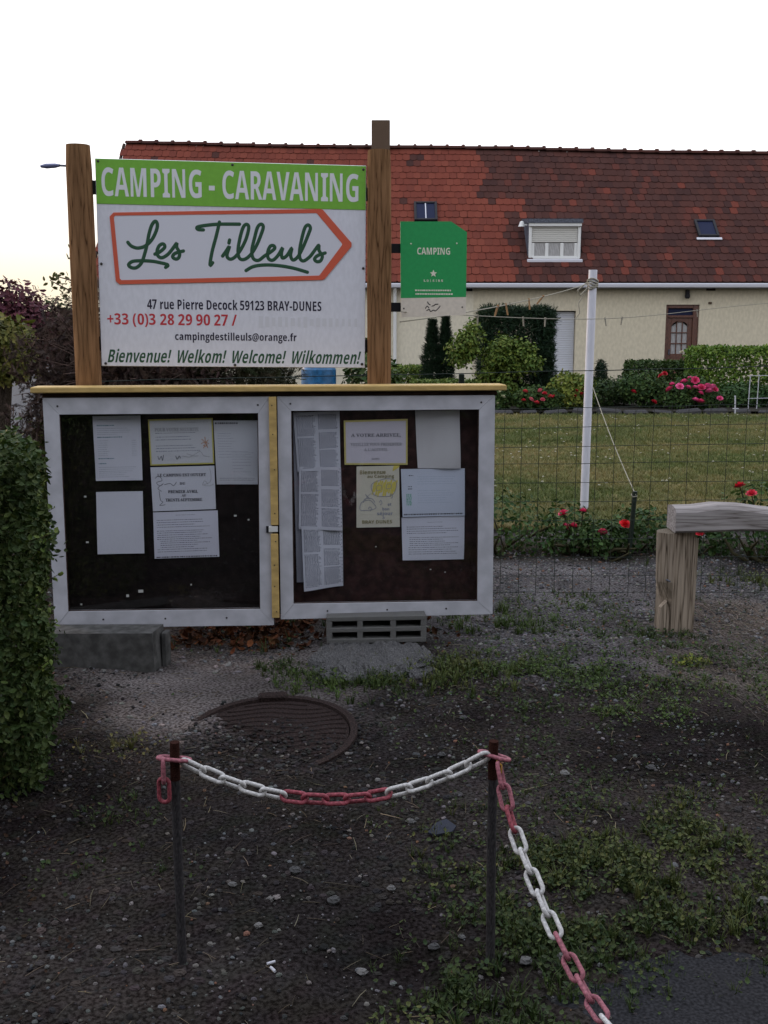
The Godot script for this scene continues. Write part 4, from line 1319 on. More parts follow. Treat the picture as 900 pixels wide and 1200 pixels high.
func washing_line() -> void:
	var pole := thing("washing_line_pole", "white metal washing line pole standing in the lawn", "pole", Vector3(1.64, 0, -8.63))
	var b := MB.new()
	b.tube([Vector3(0, -0.1, 0), Vector3(0.005, 1.0, 0), Vector3(0.012, 1.94, 0)], [0.034, 0.034, 0.034], 16)
	part("pole_tube", b.mesh(), M.pole_white, pole)
	var k := MB.new()
	for i in 5:
		var pts := []
		for j in 13:
			var t := TAU * j / 12.0
			pts.append(Vector3(0.012 + cos(t) * 0.042, 1.80 + i * 0.016 + 0.01 * sin(t * 2.0 + i), sin(t) * 0.042))
		k.tube(pts, [0.006], 5, false)
	k.tube([Vector3(-0.03, 1.80, 0.02), Vector3(-0.09, 1.74, 0.03), Vector3(-0.11, 1.78, 0.03), Vector3(-0.04, 1.84, 0.03)], [0.006], 5)
	k.tube([Vector3(-0.03, 1.80, 0.02), Vector3(-0.10, 1.68, 0.03), Vector3(-0.09, 1.60, 0.03), Vector3(-0.12, 1.56, 0.03)], [0.005], 5)
	part("rope_knot", k.mesh(), M.rope, pole)
	var post := Vector3(0.075, 1.50, -5.02)
	var upper := sagged(Vector3(1.65, 1.845, -8.60), post, 0.03)
	var lower := []
	var l0 := Vector3(0.08, 1.545, -5.0)
	var l1 := Vector3(1.305, 1.532, -6.4)
	var l2 := Vector3(2.76, 1.66, -7.9)
	var l3 := Vector3(5.2, 1.85, -9.8)
	lower = curve_points([l0, l1, l2, l3], 10)
	var r1 := MB.new()
	r1.tube(upper, [0.0032], 5, false)
	tag(part("washing_line", r1.mesh(), M.rope, self), "pale washing line tied to the head of the white pole", "washing line", "washing lines")
	var r2 := MB.new()
	r2.tube(lower, [0.0022], 5, false)
	tag(part("washing_line", r2.mesh(), M.rope, self), "thin washing line stretched past the white pole towards the brown door", "washing line", "washing lines")
	var far := thing("washing_line_pole", "white washing line pole out in the lawn at the thin line's far end", "pole", Vector3(5.2, 0, -9.8))
	var fb := MB.new()
	fb.tube([Vector3(0, -0.1, 0), Vector3(0, 1.95, 0)], [0.034, 0.034], 16)
	part("pole_tube", fb.mesh(), M.pole_white, far)
	# guy rope to an iron stake
	var g := MB.new()
	g.tube(sagged(Vector3(1.675, 1.02, -8.60), Vector3(1.63, 0.415, -6.83), 0.03, 12), [0.0032], 5)
	tag(part("guy_rope", g.mesh(), M.rope, self), "pale guy rope from white pole down to the iron stake", "rope")
	var s := thing("iron_stake", "short dark iron stake holding the guy rope behind the fence", "stake", Vector3(1.61, 0, -6.85))
	var sb := MB.new()
	sb.tube([Vector3(-0.01, -0.1, 0), Vector3(0.02, 0.435, 0)], [0.016, 0.016], 6)
	part("shaft", sb.mesh(), M.wire, s)
	var sk := MB.new()
	sk.tube([Vector3(0.0, 0.40, 0.012), Vector3(0.03, 0.405, 0.016), Vector3(0.03, 0.42, -0.012), Vector3(0.0, 0.415, -0.014), Vector3(0.0, 0.405, 0.012)], [0.004], 5)
	part("rope_loop", sk.mesh(), M.rope, s)
	# pegs
	for e in [[0, 0.60, 0.2], [0, 0.63, -0.3], [0, 0.46, 0.1], [0, 0.41, -0.7], [1, 0.155, 0.0], [1, 0.2, 0.1], [1, 0.235, -0.05], [1, 0.36, 0.2], [1, 0.375, -0.15], [1, 0.56, 0.1]]:
		var line: Array = upper if e[0] == 0 else lower
		var at: Vector3 = line[int(e[1] * (line.size() - 1))]
		var p := thing("clothes_peg", "brown wooden peg clipped on the washing line tied to the pole head" if e[0] == 0 else "small pale peg clipped on the thin lower washing line", "clothes peg", at, rv(-0.6, 0.6), "pegs on the upper washing line" if e[0] == 0 else "pegs on the lower washing line")
		p.rotation.z = e[2]
		p.scale = Vector3.ONE * (0.85 if e[0] == 0 else 0.6)
		var m: Material = M.peg_wood if e[0] == 0 else M.rope
		for sd in [-1.0, 1.0]:
			var pb := MB.new()
			pb.xf = Transform3D(Basis(Vector3.RIGHT, sd * 0.06), Vector3(0, 0, sd * 0.006))
			pb.box(Vector3(0, -0.03, 0), Vector3(0.011, 0.085, 0.006), 0.001)
			part("peg_half", pb.mesh(), m, p)
		bx("spring", Vector3(0, -0.008, 0), Vector3(0.013, 0.008, 0.016), M.zinc, p, 0.002)

# ---------------------------------------------------------------- notice board
func print_texture(w: int, h: int, paper: Color, blocks: Array, sd: int) -> ImageTexture:
	# blocks: [x0, y0, x1, y1, line step, ink colour, line height, ragged] in page shares; rows of small unreadable type
	var r := RandomNumberGenerator.new()
	r.seed = sd
	var im := Image.create(w, h, false, Image.FORMAT_RGB8)
	im.fill(paper)
	for b in blocks:
		var y: float = b[1] * h
		while y < b[3] * h:
			var x: float = b[0] * w
			var stop: float = (b[2] - (r.randf() * b[7] * (b[2] - b[0]))) * w
			while x < stop:
				var l := r.randf_range(3.0, 12.0)
				var ink: Color = b[5].lerp(paper, r.randf_range(0.0, 0.3))
				im.fill_rect(Rect2i(int(x), int(y), int(minf(l, stop - x)), maxi(1, int(b[6] * h))), ink)
				x += l + r.randf_range(2.0, 4.0)
			y += b[4] * h
	return ImageTexture.create_from_image(im)

func sheet(c: Array, z: float, tex: Texture2D, tint: Color, label: String, parent_xf: Transform3D, bow := 0.004, sd := 0, gloss := 0.45) -> Node3D:
	# one sheet of paper between four corners (tl, tr, br, bl) in the board's plane, slightly bowed
	var st := SurfaceTool.new()
	st.begin(Mesh.PRIMITIVE_TRIANGLES)
	var nu := 8
	var nv := 10
	var r := RandomNumberGenerator.new()
	r.seed = sd + 900
	var ph := r.randf_range(0, 6.0)
	var P := func(u: float, v: float) -> Vector3:
		var p: Vector2 = c[0].lerp(c[1], u).lerp(c[3].lerp(c[2], u), v)
		var k: float = z + bow * (0.5 + 0.5 * sin(ph + v * 5.0 + u * 2.0)) * (0.3 + v) + bow * 0.6 * sin(ph * 2.0 + u * 5.0) * (1.0 if bow > 0.006 else 0.4)
		return Vector3(p.x, p.y, k)
	for j in nv:
		for i in nu:
			for t in [[0, 0], [1, 0], [1, 1], [0, 0], [1, 1], [0, 1]]:
				var u := float(i + t[0]) / nu
				var v := float(j + t[1]) / nv
				var e := 0.01
				var n: Vector3 = (P.call(u + e, v) - P.call(u - e, v)).cross(P.call(u, v - e) - P.call(u, v + e)).normalized()
				st.set_normal(n)
				st.set_uv(Vector2(u, v))
				st.add_vertex(P.call(u, v))
	var m := mat(tint, gloss)
	m.albedo_texture = tex
	var o := thing("paper_notice", label, "paper notice", Vector3.ZERO, 0.0, "papers pinned inside the notice board")
	o.transform = parent_xf
	part("page", st.commit(), m, o)
	return o

func pline(a: Array) -> Array:
	var o := []
	for i in range(0, a.size(), 2):
		o.append(Vector2(a[i], a[i + 1]))
	return o

func notice_board() -> void:
	var X := Transform3D(Basis(Vector3.UP, deg_to_rad(6.25)), Vector3(-0.49, 0, -4.81))
	var nb := thing("notice_board", "wide glazed wooden notice board with two white-framed doors", "notice board")
	nb.transform = X
	# carcass
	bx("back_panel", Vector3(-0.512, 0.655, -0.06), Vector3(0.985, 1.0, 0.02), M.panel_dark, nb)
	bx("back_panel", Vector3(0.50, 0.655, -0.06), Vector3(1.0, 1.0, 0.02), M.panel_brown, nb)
	bx("carcass_side", Vector3(-0.995, 0.655, -0.047), Vector3(0.02, 1.0, 0.05), M.brown_strip, nb, 0.002)
	bx("carcass_side", Vector3(0.992, 0.655, -0.047), Vector3(0.02, 1.0, 0.05), M.brown_strip, nb, 0.002)
	bx("carcass_bottom", Vector3(0.0, 0.165, -0.0475), Vector3(1.96, 0.02, 0.048), M.brown_strip, nb, 0.002)
	bx("divider", Vector3(-0.012, 0.665, -0.036), Vector3(0.03, 0.975, 0.028), M.brown_strip, nb, 0.002)
	bx("carcass_top", Vector3(0.0, 1.178, -0.04), Vector3(2.03, 0.018, 0.09), M.brown_strip, nb, 0.003)
	# yellow cap and brown strip under it
	var cap := MB.new()
	cap.box(Vector3(-0.003, 1.2035, -0.035), Vector3(2.108, 0.026, 0.15), 0.004)
	part("cap_board", cap.mesh(), M.yellow_paint, nb)
	# doors: each stile and rail, mitred
	var doors := [[[Vector2(-1.012, 1.168), Vector2(-0.022, 1.168), Vector2(-0.022, 0.112), Vector2(-1.011, 0.128)], [Vector2(-0.945, 1.096), Vector2(-0.076, 1.095), Vector2(-0.084, 0.190), Vector2(-0.949, 0.203)]],
		[[Vector2(0.0105, 1.168), Vector2(1.003, 1.168), Vector2(1.009, 0.135), Vector2(0.0105, 0.139)], [Vector2(0.071, 1.104), Vector2(0.931, 1.104), Vector2(0.936, 0.199), Vector2(0.070, 0.210)]]]
	for d in doors:
		var o := Node3D.new()
		o.name = "door"
		nb.add_child(o, true)
		for i in 4:
			var j := (i + 1) % 4
			var b := MB.new()
			var a0: Vector2 = d[0][i]
			var a1: Vector2 = d[0][j]
			var c1: Vector2 = d[1][j]
			var c0: Vector2 = d[1][i]
			# hairline gap on each mitre
			var al := (a1 - a0).normalized() * 0.0006
			b.plate([a0 + al, a1 - al, c1 - al, c0 + al], -0.018 - (0.0012 if i % 2 == 0 else 0.0), 0.014 - (0.0012 if i % 2 == 0 else 0.0))
			part("rail" if i % 2 == 0 else "stile", b.mesh(), M.white_paint, o)
		var g := MB.new()
		g.plate([d[1][0] + Vector2(-0.01, 0.01), d[1][1] + Vector2(0.01, 0.01), d[1][2] + Vector2(0.01, -0.01), d[1][3] + Vector2(-0.01, -0.01)], -0.006, -0.003)
		part("glass_pane", g.mesh(), M.glass, o)
		# dark putty bead round the glass
		for i in 4:
			var j2 := (i + 1) % 4
			var pt := MB.new()
			var p0 := Vector3(d[1][i].x, d[1][i].y, 0.0)
			var p1 := Vector3(d[1][j2].x, d[1][j2].y, 0.0)
			pt.tube([p0, p1], [0.004, 0.004], 6)
			part("bead", pt.mesh(), M.brown_strip, o)
		var sc := MB.new()
		for s in [[0.2, 2], [0.5, 2], [0.8, 2], [0.03, 0], [0.97, 0]]:
			var p: Vector2
			if s[1] == 2:
				p = (d[0][3].lerp(d[0][2], s[0]) + d[1][3].lerp(d[1][2], s[0])) * 0.5
			else:
				p = (d[0][0].lerp(d[0][1], s[0]) + d[1][0].lerp(d[1][1], s[0])) * 0.5
			sc.box(Vector3(p.x, p.y, 0.0135), Vector3(0.008, 0.008, 0.004), 0.0015)
		part("screw", sc.mesh(), M.screw, o)
	# yellow meeting strips with the latch between them
	for s in [[1.168, 0.585], [0.545, 0.150]]:
		var sb := MB.new()
		sb.box(Vector3(-0.010 - (1.17 - (s[0] + s[1]) / 2) * 0.004, (s[0] + s[1]) / 2, 0.022), Vector3(0.034, s[0] - s[1], 0.012), 0.002)
		part("meeting_strip", sb.mesh(), M.yellow_paint, nb)
	bx("latch", Vector3(-0.022, 0.566, 0.020), Vector3(0.05, 0.026, 0.012), M.upvc, nb, 0.002)
	bx("latch", Vector3(-0.044, 0.566, 0.0205), Vector3(0.012, 0.03, 0.014), M.black_metal, nb, 0.002)
	var nails := MB.new()
	for y in [1.13, 1.0, 0.84, 0.64, 0.51, 0.40, 0.30, 0.18]:
		nails.box(Vector3(-0.013 + rv(-0.006, 0.006), y, 0.0285), Vector3(0.005, 0.005, 0.002))
	part("nail", nails.mesh(), M.screw, nb)
	# staples and torn corners left on the panels
	var bits := MB.new()
	for p in [[-0.86, 0.72, 0.010], [-0.86, 0.51, 0.012], [-0.63, 0.275, 0.022], [-0.69, 0.255, 0.012], [-0.19, 0.62, 0.012], [-0.40, 0.30, 0.006], [-0.90, 0.22, 0.008], [0.46, 0.46, 0.006], [0.72, 0.345, 0.007], [0.79, 0.33, 0.006], [-0.13, 0.60, 0.008]]:
		bits.box(Vector3(p[0], p[1], -0.049), Vector3(p[2], p[2] * rv(0.5, 1.2), 0.002))
	part("torn_paper", bits.mesh(), M.upvc, nb)
	# feet of the board rest on timber packers
	bx("packer", Vector3(-0.74, 0.137, -0.06), Vector3(0.42, 0.034, 0.07), M.brown_strip, nb, 0.004)

	# papers
	var zp := -0.042
	var white := Color(0.80, 0.81, 0.84)
	var ink := Color(0.20, 0.21, 0.25)
	var teal := Color(0.12, 0.34, 0.38)
	var pale := Color(0.48, 0.50, 0.55)
	var W := Color(0.96, 0.96, 0.98)
	sheet(pline([-0.810, 1.083, -0.601, 1.085, -0.601, 0.793, -0.808, 0.792]), zp, print_texture(256, 360, white, [[0.1, 0.05, 0.85, 0.07, 0.03, pale, 0.010, 0.2], [0.08, 0.14, 0.45, 0.16, 0.05, teal, 0.016, 0.1], [0.08, 0.19, 0.9, 0.28, 0.03, pale, 0.006, 0.5], [0.08, 0.32, 0.6, 0.34, 0.05, teal, 0.016, 0.1], [0.08, 0.38, 0.35, 0.62, 0.033, pale, 0.006, 0.4], [0.8, 0.38, 0.9, 0.62, 0.033, pale, 0.006, 0.1], [0.08, 0.65, 0.42, 0.67, 0.05, teal, 0.016, 0.1], [0.08, 0.73, 0.25, 0.75, 0.05, teal, 0.016, 0.1], [0.08, 0.79, 0.9, 0.95, 0.03, pale, 0.007, 0.5]], 1), W, "price list with teal headings at the hinge side of the darker panel", X, 0.006, 1, 0.25)
	sheet(pline([-0.810, 0.741, -0.603, 0.742, -0.606, 0.454, -0.815, 0.455]), zp, print_texture(64, 90, Color(0.82, 0.83, 0.86), [], 2), W, "completely blank white sheet pinned under the teal price list", X, 0.004, 2, 0.4)
	var serif := SystemFont.new()
	serif.font_names = PackedStringArray(["Droid Serif"])
	serif.font_weight = 700
	var fade := mat(lin(0.16, 0.165, 0.19), 0.6)
	var faint := mat(lin(0.30, 0.31, 0.34), 0.6)
	# yellow-edged notice with a small drawing
	var o := sheet(pline([-0.568, 1.066, -0.281, 1.071, -0.279, 0.862, -0.5645, 0.858]), zp, print_texture(320, 230, Color(0.78, 0.79, 0.80), [[0.1, 0.3, 0.72, 0.31, 0.1, ink, 0.012, 0.0], [0.1, 0.38, 0.7, 0.46, 0.06, pale, 0.02, 0.3], [0.1, 0.57, 0.8, 0.7, 0.06, pale, 0.02, 0.3], [0.6, 0.08, 0.95, 0.1, 0.1, pale, 0.012, 0.1]], 3), W, "landscape notice with yellow border and small orange drawing", X, 0.0005, 3, 0.3)
	text(o, "POUR VOTRE SECURITE", serif, faint, -0.54, -0.345, 1.012, 1.028, zp + 0.0011)
	var yb := mat(lin(0.46, 0.42, 0.12), 0.5)
	frame_strip(o, pline([-0.568, 1.066, -0.281, 1.071, -0.279, 0.862, -0.5645, 0.858]), 0.006, zp + 0.0011, yb)
	var dm := mat(lin(0.42, 0.22, 0.13), 0.6)
	brush(o, [[-0.335, 0.955, -0.318, 0.962, -0.302, 0.955], [-0.318, 0.985, -0.316, 0.965, -0.310, 0.945], [-0.332, 0.975, -0.318, 0.958, -0.325, 0.935], [-0.303, 0.972, -0.314, 0.957, -0.306, 0.937], [-0.326, 0.948, -0.316, 0.943, -0.308, 0.950]], 0.003, dm, zp + 0.0011, "drawing")
	brush(o, [[-0.42, 0.90, -0.39, 0.895, -0.36, 0.91, -0.34, 0.92, -0.325, 0.90, -0.30, 0.895], [-0.40, 0.91, -0.37, 0.90, -0.35, 0.90]], 0.0018, faint, zp + 0.0011, "drawing")
	brush(o, [[-0.53, 0.90, -0.525, 0.885, -0.515, 0.9, -0.51, 0.88, -0.505, 0.905], [-0.45, 0.9, -0.445, 0.885, -0.435, 0.9, -0.43, 0.89]], 0.003, fade, zp + 0.0011, "drawing")
	# opening dates
	var o2 := sheet(pline([-0.565, 0.850, -0.279, 0.854, -0.277, 0.654, -0.5606, 0.648]), zp, print_texture(64, 48, Color(0.81, 0.82, 0.85), [], 4), W, "landscape notice in bold capitals giving opening dates", X, 0.0005, 4, 0.4)
	var inkm := mat(lin(0.06, 0.06, 0.075), 0.6)
	text(o2, "LE CAMPING EST OUVERT", serif, inkm, -0.535, -0.318, 0.807, 0.820, zp + 0.0011)
	text(o2, "DU", serif, inkm, -0.437, -0.412, 0.769, 0.780, zp + 0.0011)
	text(o2, "PREMIER AVRIL", serif, inkm, -0.490, -0.356, 0.731, 0.744, zp + 0.0011)
	text(o2, "AU", serif, inkm, -0.430, -0.410, 0.714, 0.724, zp + 0.0011)
	text(o2, "TRENTE SEPTEMBRE", serif, inkm, -0.503, -0.338, 0.693, 0.706, zp + 0.0011)
	brush(o2, [[-0.545, 0.80, -0.53, 0.81, -0.515, 0.79, -0.54, 0.78, -0.525, 0.765, -0.51, 0.775, -0.535, 0.755, -0.52, 0.74], [-0.53, 0.74, -0.525, 0.70, -0.515, 0.69, -0.53, 0.675, -0.505, 0.678], [-0.505, 0.77, -0.48, 0.775, -0.465, 0.765, -0.452, 0.78]], 0.0026, fade, zp + 0.0011, "drawing")
	brush(o2, [[-0.30, 0.84, -0.295, 0.81, -0.30, 0.78, -0.33, 0.765, -0.30, 0.762, -0.285, 0.77], [-0.335, 0.765, -0.325, 0.785, -0.31, 0.77]], 0.0018, faint, zp + 0.0011, "drawing")
	# typed page, with its row of binding holes below
	sheet(pline([-0.5606, 0.643, -0.269, 0.648, -0.267, 0.431, -0.5606, 0.428]), zp, print_texture(360, 260, Color(0.80, 0.81, 0.85), [[0.35, 0.07, 0.65, 0.09, 0.05, pale, 0.012, 0.0], [0.05, 0.17, 0.95, 0.34, 0.05, ink, 0.014, 0.4], [0.05, 0.40, 0.95, 0.60, 0.045, ink, 0.012, 0.3], [0.1, 0.62, 0.9, 0.78, 0.045, ink, 0.012, 0.5], [0.05, 0.80, 0.95, 0.9, 0.05, ink, 0.014, 0.2], [0.02, 0.965, 0.98, 0.975, 0.05, Color(0.15, 0.15, 0.17), 0.03, 0.0]], 5), W, "landscape page of small type below the opening dates notice", X, 0.005, 5, 0.35)
	sheet(pline([-0.2776, 1.059, -0.079, 1.058, -0.084, 0.765, -0.270, 0.768]), zp, print_texture(256, 370, Color(0.76, 0.77, 0.79), [[0.03, 0.03, 0.6, 0.07, 0.06, Color(0.25, 0.26, 0.3), 0.028, 0.1], [0.08, 0.2, 0.5, 0.45, 0.04, pale, 0.008, 0.4], [0.08, 0.48, 0.9, 0.6, 0.045, pale, 0.008, 0.2], [0.4, 0.5, 0.9, 0.85, 0.05, pale, 0.006, 0.6], [0.08, 0.9, 0.95, 0.95, 0.03, ink, 0.008, 0.1]], 6), W, "pale form in a plastic sleeve near the yellow meeting strip", X, 0.006, 6, 0.2)
	# long columns of print, three overlapping sheets and one behind
	var cols := [[0.05, 0.06, 0.47, 0.40, 0.0185, ink, 0.0105, 0.15], [0.05, 0.44, 0.47, 0.94, 0.0185, ink, 0.0105, 0.2], [0.53, 0.05, 0.96, 0.30, 0.0185, ink, 0.0105, 0.1], [0.53, 0.36, 0.96, 0.62, 0.0185, ink, 0.0105, 0.15], [0.53, 0.66, 0.96, 0.95, 0.0185, ink, 0.0105, 0.2]]
	sheet(pline([0.079, 1.091, 0.200, 1.094, 0.200, 0.300, 0.088, 0.300]), zp - 0.004, print_texture(64, 256, Color(0.62, 0.63, 0.67), [], 7), W, "long greyish backing strip at the edge behind the printed columns", X, 0.003, 7, 0.5)
	sheet(pline([0.082, 1.093, 0.293, 1.097, 0.296, 0.83, 0.098, 0.82]), zp, print_texture(256, 330, Color(0.76, 0.77, 0.80), cols, 8), W, "topmost of the three overlapping sheets of newspaper-like columns", X, 0.008, 8, 0.5)
	sheet(pline([0.106, 0.845, 0.297, 0.840, 0.302, 0.545, 0.100, 0.555]), zp + 0.006, print_texture(256, 330, Color(0.77, 0.78, 0.81), cols + [[0.975, 0.02, 0.99, 0.98, 0.06, Color(0.1, 0.1, 0.12), 0.02, 0.0]], 9), W, "middle one of the three overlapping sheets of newspaper-like columns", X, 0.008, 9, 0.5)
	sheet(pline([0.112, 0.570, 0.302, 0.560, 0.304, 0.280, 0.120, 0.262]), zp + 0.011, print_texture(256, 330, Color(0.78, 0.79, 0.82), cols + [[0.975, 0.02, 0.99, 0.98, 0.06, Color(0.1, 0.1, 0.12), 0.02, 0.0]], 10), W, "lowest of the three overlapping sheets of newspaper-like columns", X, 0.012, 10, 0.5)
	# arrival notice
	var ac := pline([0.312, 1.054, 0.607, 1.059, 0.6075, 0.846, 0.3146, 0.850])
	var o3 := sheet(ac, zp, print_texture(64, 48, Color(0.80, 0.79, 0.82), [], 11), W, "landscape notice for arrivals with a yellow border", X, 0.0005, 11, 0.22)
	text(o3, "A VOTRE ARRIVEE,", serif, fade, 0.345, 0.575, 0.975, 0.993, zp + 0.0011)
	text(o3, "VEUILLEZ VOUS PRESENTER", serif, faint, 0.343, 0.58, 0.937, 0.950, zp + 0.0011)
	text(o3, "A L'ACCUEIL", serif, faint, 0.405, 0.515, 0.913, 0.925, zp + 0.0011)
	text(o3, "MERCI", serif, faint, 0.44, 0.477, 0.872, 0.879, zp + 0.0011)
	frame_strip(o3, ac, 0.008, zp + 0.0011, mat(lin(0.50, 0.44, 0.16), 0.5))
	# hand-drawn welcome
	var sans := SystemFont.new()
	sans.font_names = PackedStringArray(["Droid Sans"])
	sans.font_weight = 700
	var o4 := sheet(pline([0.370, 0.841, 0.568, 0.843, 0.572, 0.554, 0.3685, 0.554]), zp, print_texture(64, 90, Color(0.80, 0.79, 0.72), [], 12), W, "hand-drawn welcome sheet with a yellow caravan", X, 0.0005, 12, 0.5)
	var ye := mat(lin(0.58, 0.50, 0.12), 0.6)
	var gr := mat(lin(0.25, 0.27, 0.34), 0.6)
	var ol := mat(lin(0.22, 0.20, 0.10), 0.6)
	var hatch := []
	for k in 13:
		var hx := 0.443 + k * 0.0085
		hatch.append([hx, 0.712 + 0.012 * sin(k * 1.7), hx + 0.006, 0.742, hx + 0.013, 0.768 + 0.006 * sin(k * 2.3)])
	for k in 5:
		hatch.append([0.541 + k * 0.005, 0.822 + 0.003 * k, 0.546 + k * 0.005, 0.840])
	brush(o4, hatch, 0.0075, ye, zp + 0.0009, "drawing")
	brush(o4, [[0.462, 0.728, 0.463, 0.748, 0.485, 0.752, 0.484, 0.730, 0.462, 0.728], [0.508, 0.735, 0.51, 0.755, 0.53, 0.757, 0.529, 0.738, 0.508, 0.735], [0.437, 0.715, 0.42, 0.70, 0.41, 0.685]], 0.0018, gr, zp + 0.0020, "drawing")
	brush(o4, [[0.437, 0.742, 0.445, 0.762, 0.50, 0.782, 0.545, 0.776, 0.556, 0.752, 0.545, 0.715, 0.52, 0.700, 0.455, 0.705, 0.437, 0.742], [0.385, 0.655, 0.395, 0.675, 0.43, 0.683, 0.45, 0.665, 0.46, 0.648, 0.44, 0.638, 0.39, 0.636, 0.385, 0.655], [0.40, 0.672, 0.41, 0.69, 0.44, 0.69, 0.455, 0.672], [0.425, 0.642, 0.43, 0.652, 0.44, 0.642, 0.432, 0.632], [0.475, 0.672, 0.482, 0.682, 0.488, 0.668, 0.48, 0.66], [0.525, 0.70, 0.532, 0.712, 0.538, 0.698, 0.53, 0.69], [0.41, 0.71, 0.42, 0.70, 0.43, 0.69]], 0.0026, gr, zp + 0.0018, "drawing")
	text(o4, "Bienvenue", sans, ol, 0.385, 0.505, 0.804, 0.824, zp + 0.0011)
	text(o4, "au Camping", sans, ol, 0.42, 0.545, 0.782, 0.802, zp + 0.0011)
	text(o4, "et", sans, gr, 0.515, 0.532, 0.655, 0.668, zp + 0.0011)
	text(o4, "bon", sans, gr, 0.49, 0.522, 0.633, 0.648, zp + 0.0011)
	text(o4, "séjour", sans, gr, 0.465, 0.538, 0.606, 0.628, zp + 0.0011)
	text(o4, "à", sans, gr, 0.49, 0.50, 0.594, 0.606, zp + 0.0011)
	text(o4, "BRAY DUNES", sans, ol, 0.395, 0.535, 0.572, 0.588, zp + 0.0011)
	# sleeve with a creased plain sheet, and two landscape pages
	sheet(pline([0.642, 1.098, 0.849, 1.100, 0.856, 0.827, 0.655, 0.830]), zp - 0.002, print_texture(256, 360, Color(0.76, 0.76, 0.76), [[0.25, 0.28, 0.8, 0.36, 0.04, Color(0.70, 0.70, 0.71), 0.010, 0.4]], 13), W, "creased plain sheet in a cloudy plastic sleeve by the hinge", X, 0.010, 13, 0.2)
	sheet(pline([0.576, 0.827, 0.876, 0.8265, 0.879, 0.602, 0.584, 0.602]), zp + 0.004, print_texture(360, 270, Color(0.78, 0.81, 0.86), [[0.12, 0.13, 0.2, 0.16, 0.05, ink, 0.02, 0.1], [0.1, 0.36, 0.17, 0.45, 0.05, ink, 0.02, 0.1], [0.25, 0.16, 0.88, 0.36, 0.05, Color(0.68, 0.73, 0.79), 0.016, 0.1], [0.25, 0.45, 0.88, 0.72, 0.05, Color(0.68, 0.73, 0.79), 0.016, 0.3], [0.07, 0.52, 0.16, 0.73, 0.035, Color(0.45, 0.66, 0.58), 0.03, 0.1], [0.02, 0.94, 0.98, 0.95, 0.05, Color(0.12, 0.12, 0.15), 0.03, 0.0]], 14), W, "pale bluish landscape page with a small green mark", X, 0.004, 14, 0.3)
	sheet(pline([0.580, 0.598, 0.879, 0.600, 0.878, 0.392, 0.585, 0.3945]), zp, print_texture(360, 250, Color(0.81, 0.82, 0.86), [[0.4, 0.12, 0.65, 0.14, 0.05, pale, 0.012, 0.0], [0.08, 0.22, 0.95, 0.42, 0.05, ink, 0.014, 0.35], [0.12, 0.47, 0.92, 0.66, 0.045, ink, 0.012, 0.4], [0.1, 0.7, 0.95, 0.86, 0.05, ink, 0.014, 0.25]], 15), W, "landscape page of small type below the bluish page", X, 0.005, 15, 0.35)

func frame_strip(o: Node3D, c: Array, w: float, z: float, m: Material) -> void:
	# printed border of a page
	var mid: Vector2 = (c[0] + c[1] + c[2] + c[3]) * 0.25
	var inn := []
	for p in c:
		inn.append(p + Vector2(signf(mid.x - p.x), signf(mid.y - p.y)) * w)
	var b := MB.new()
	for i in 4:
		var j := (i + 1) % 4
		b.plate([c[i], c[j], inn[j], inn[i]], z - 0.0004, z)
	part("border", b.mesh(), m, o)

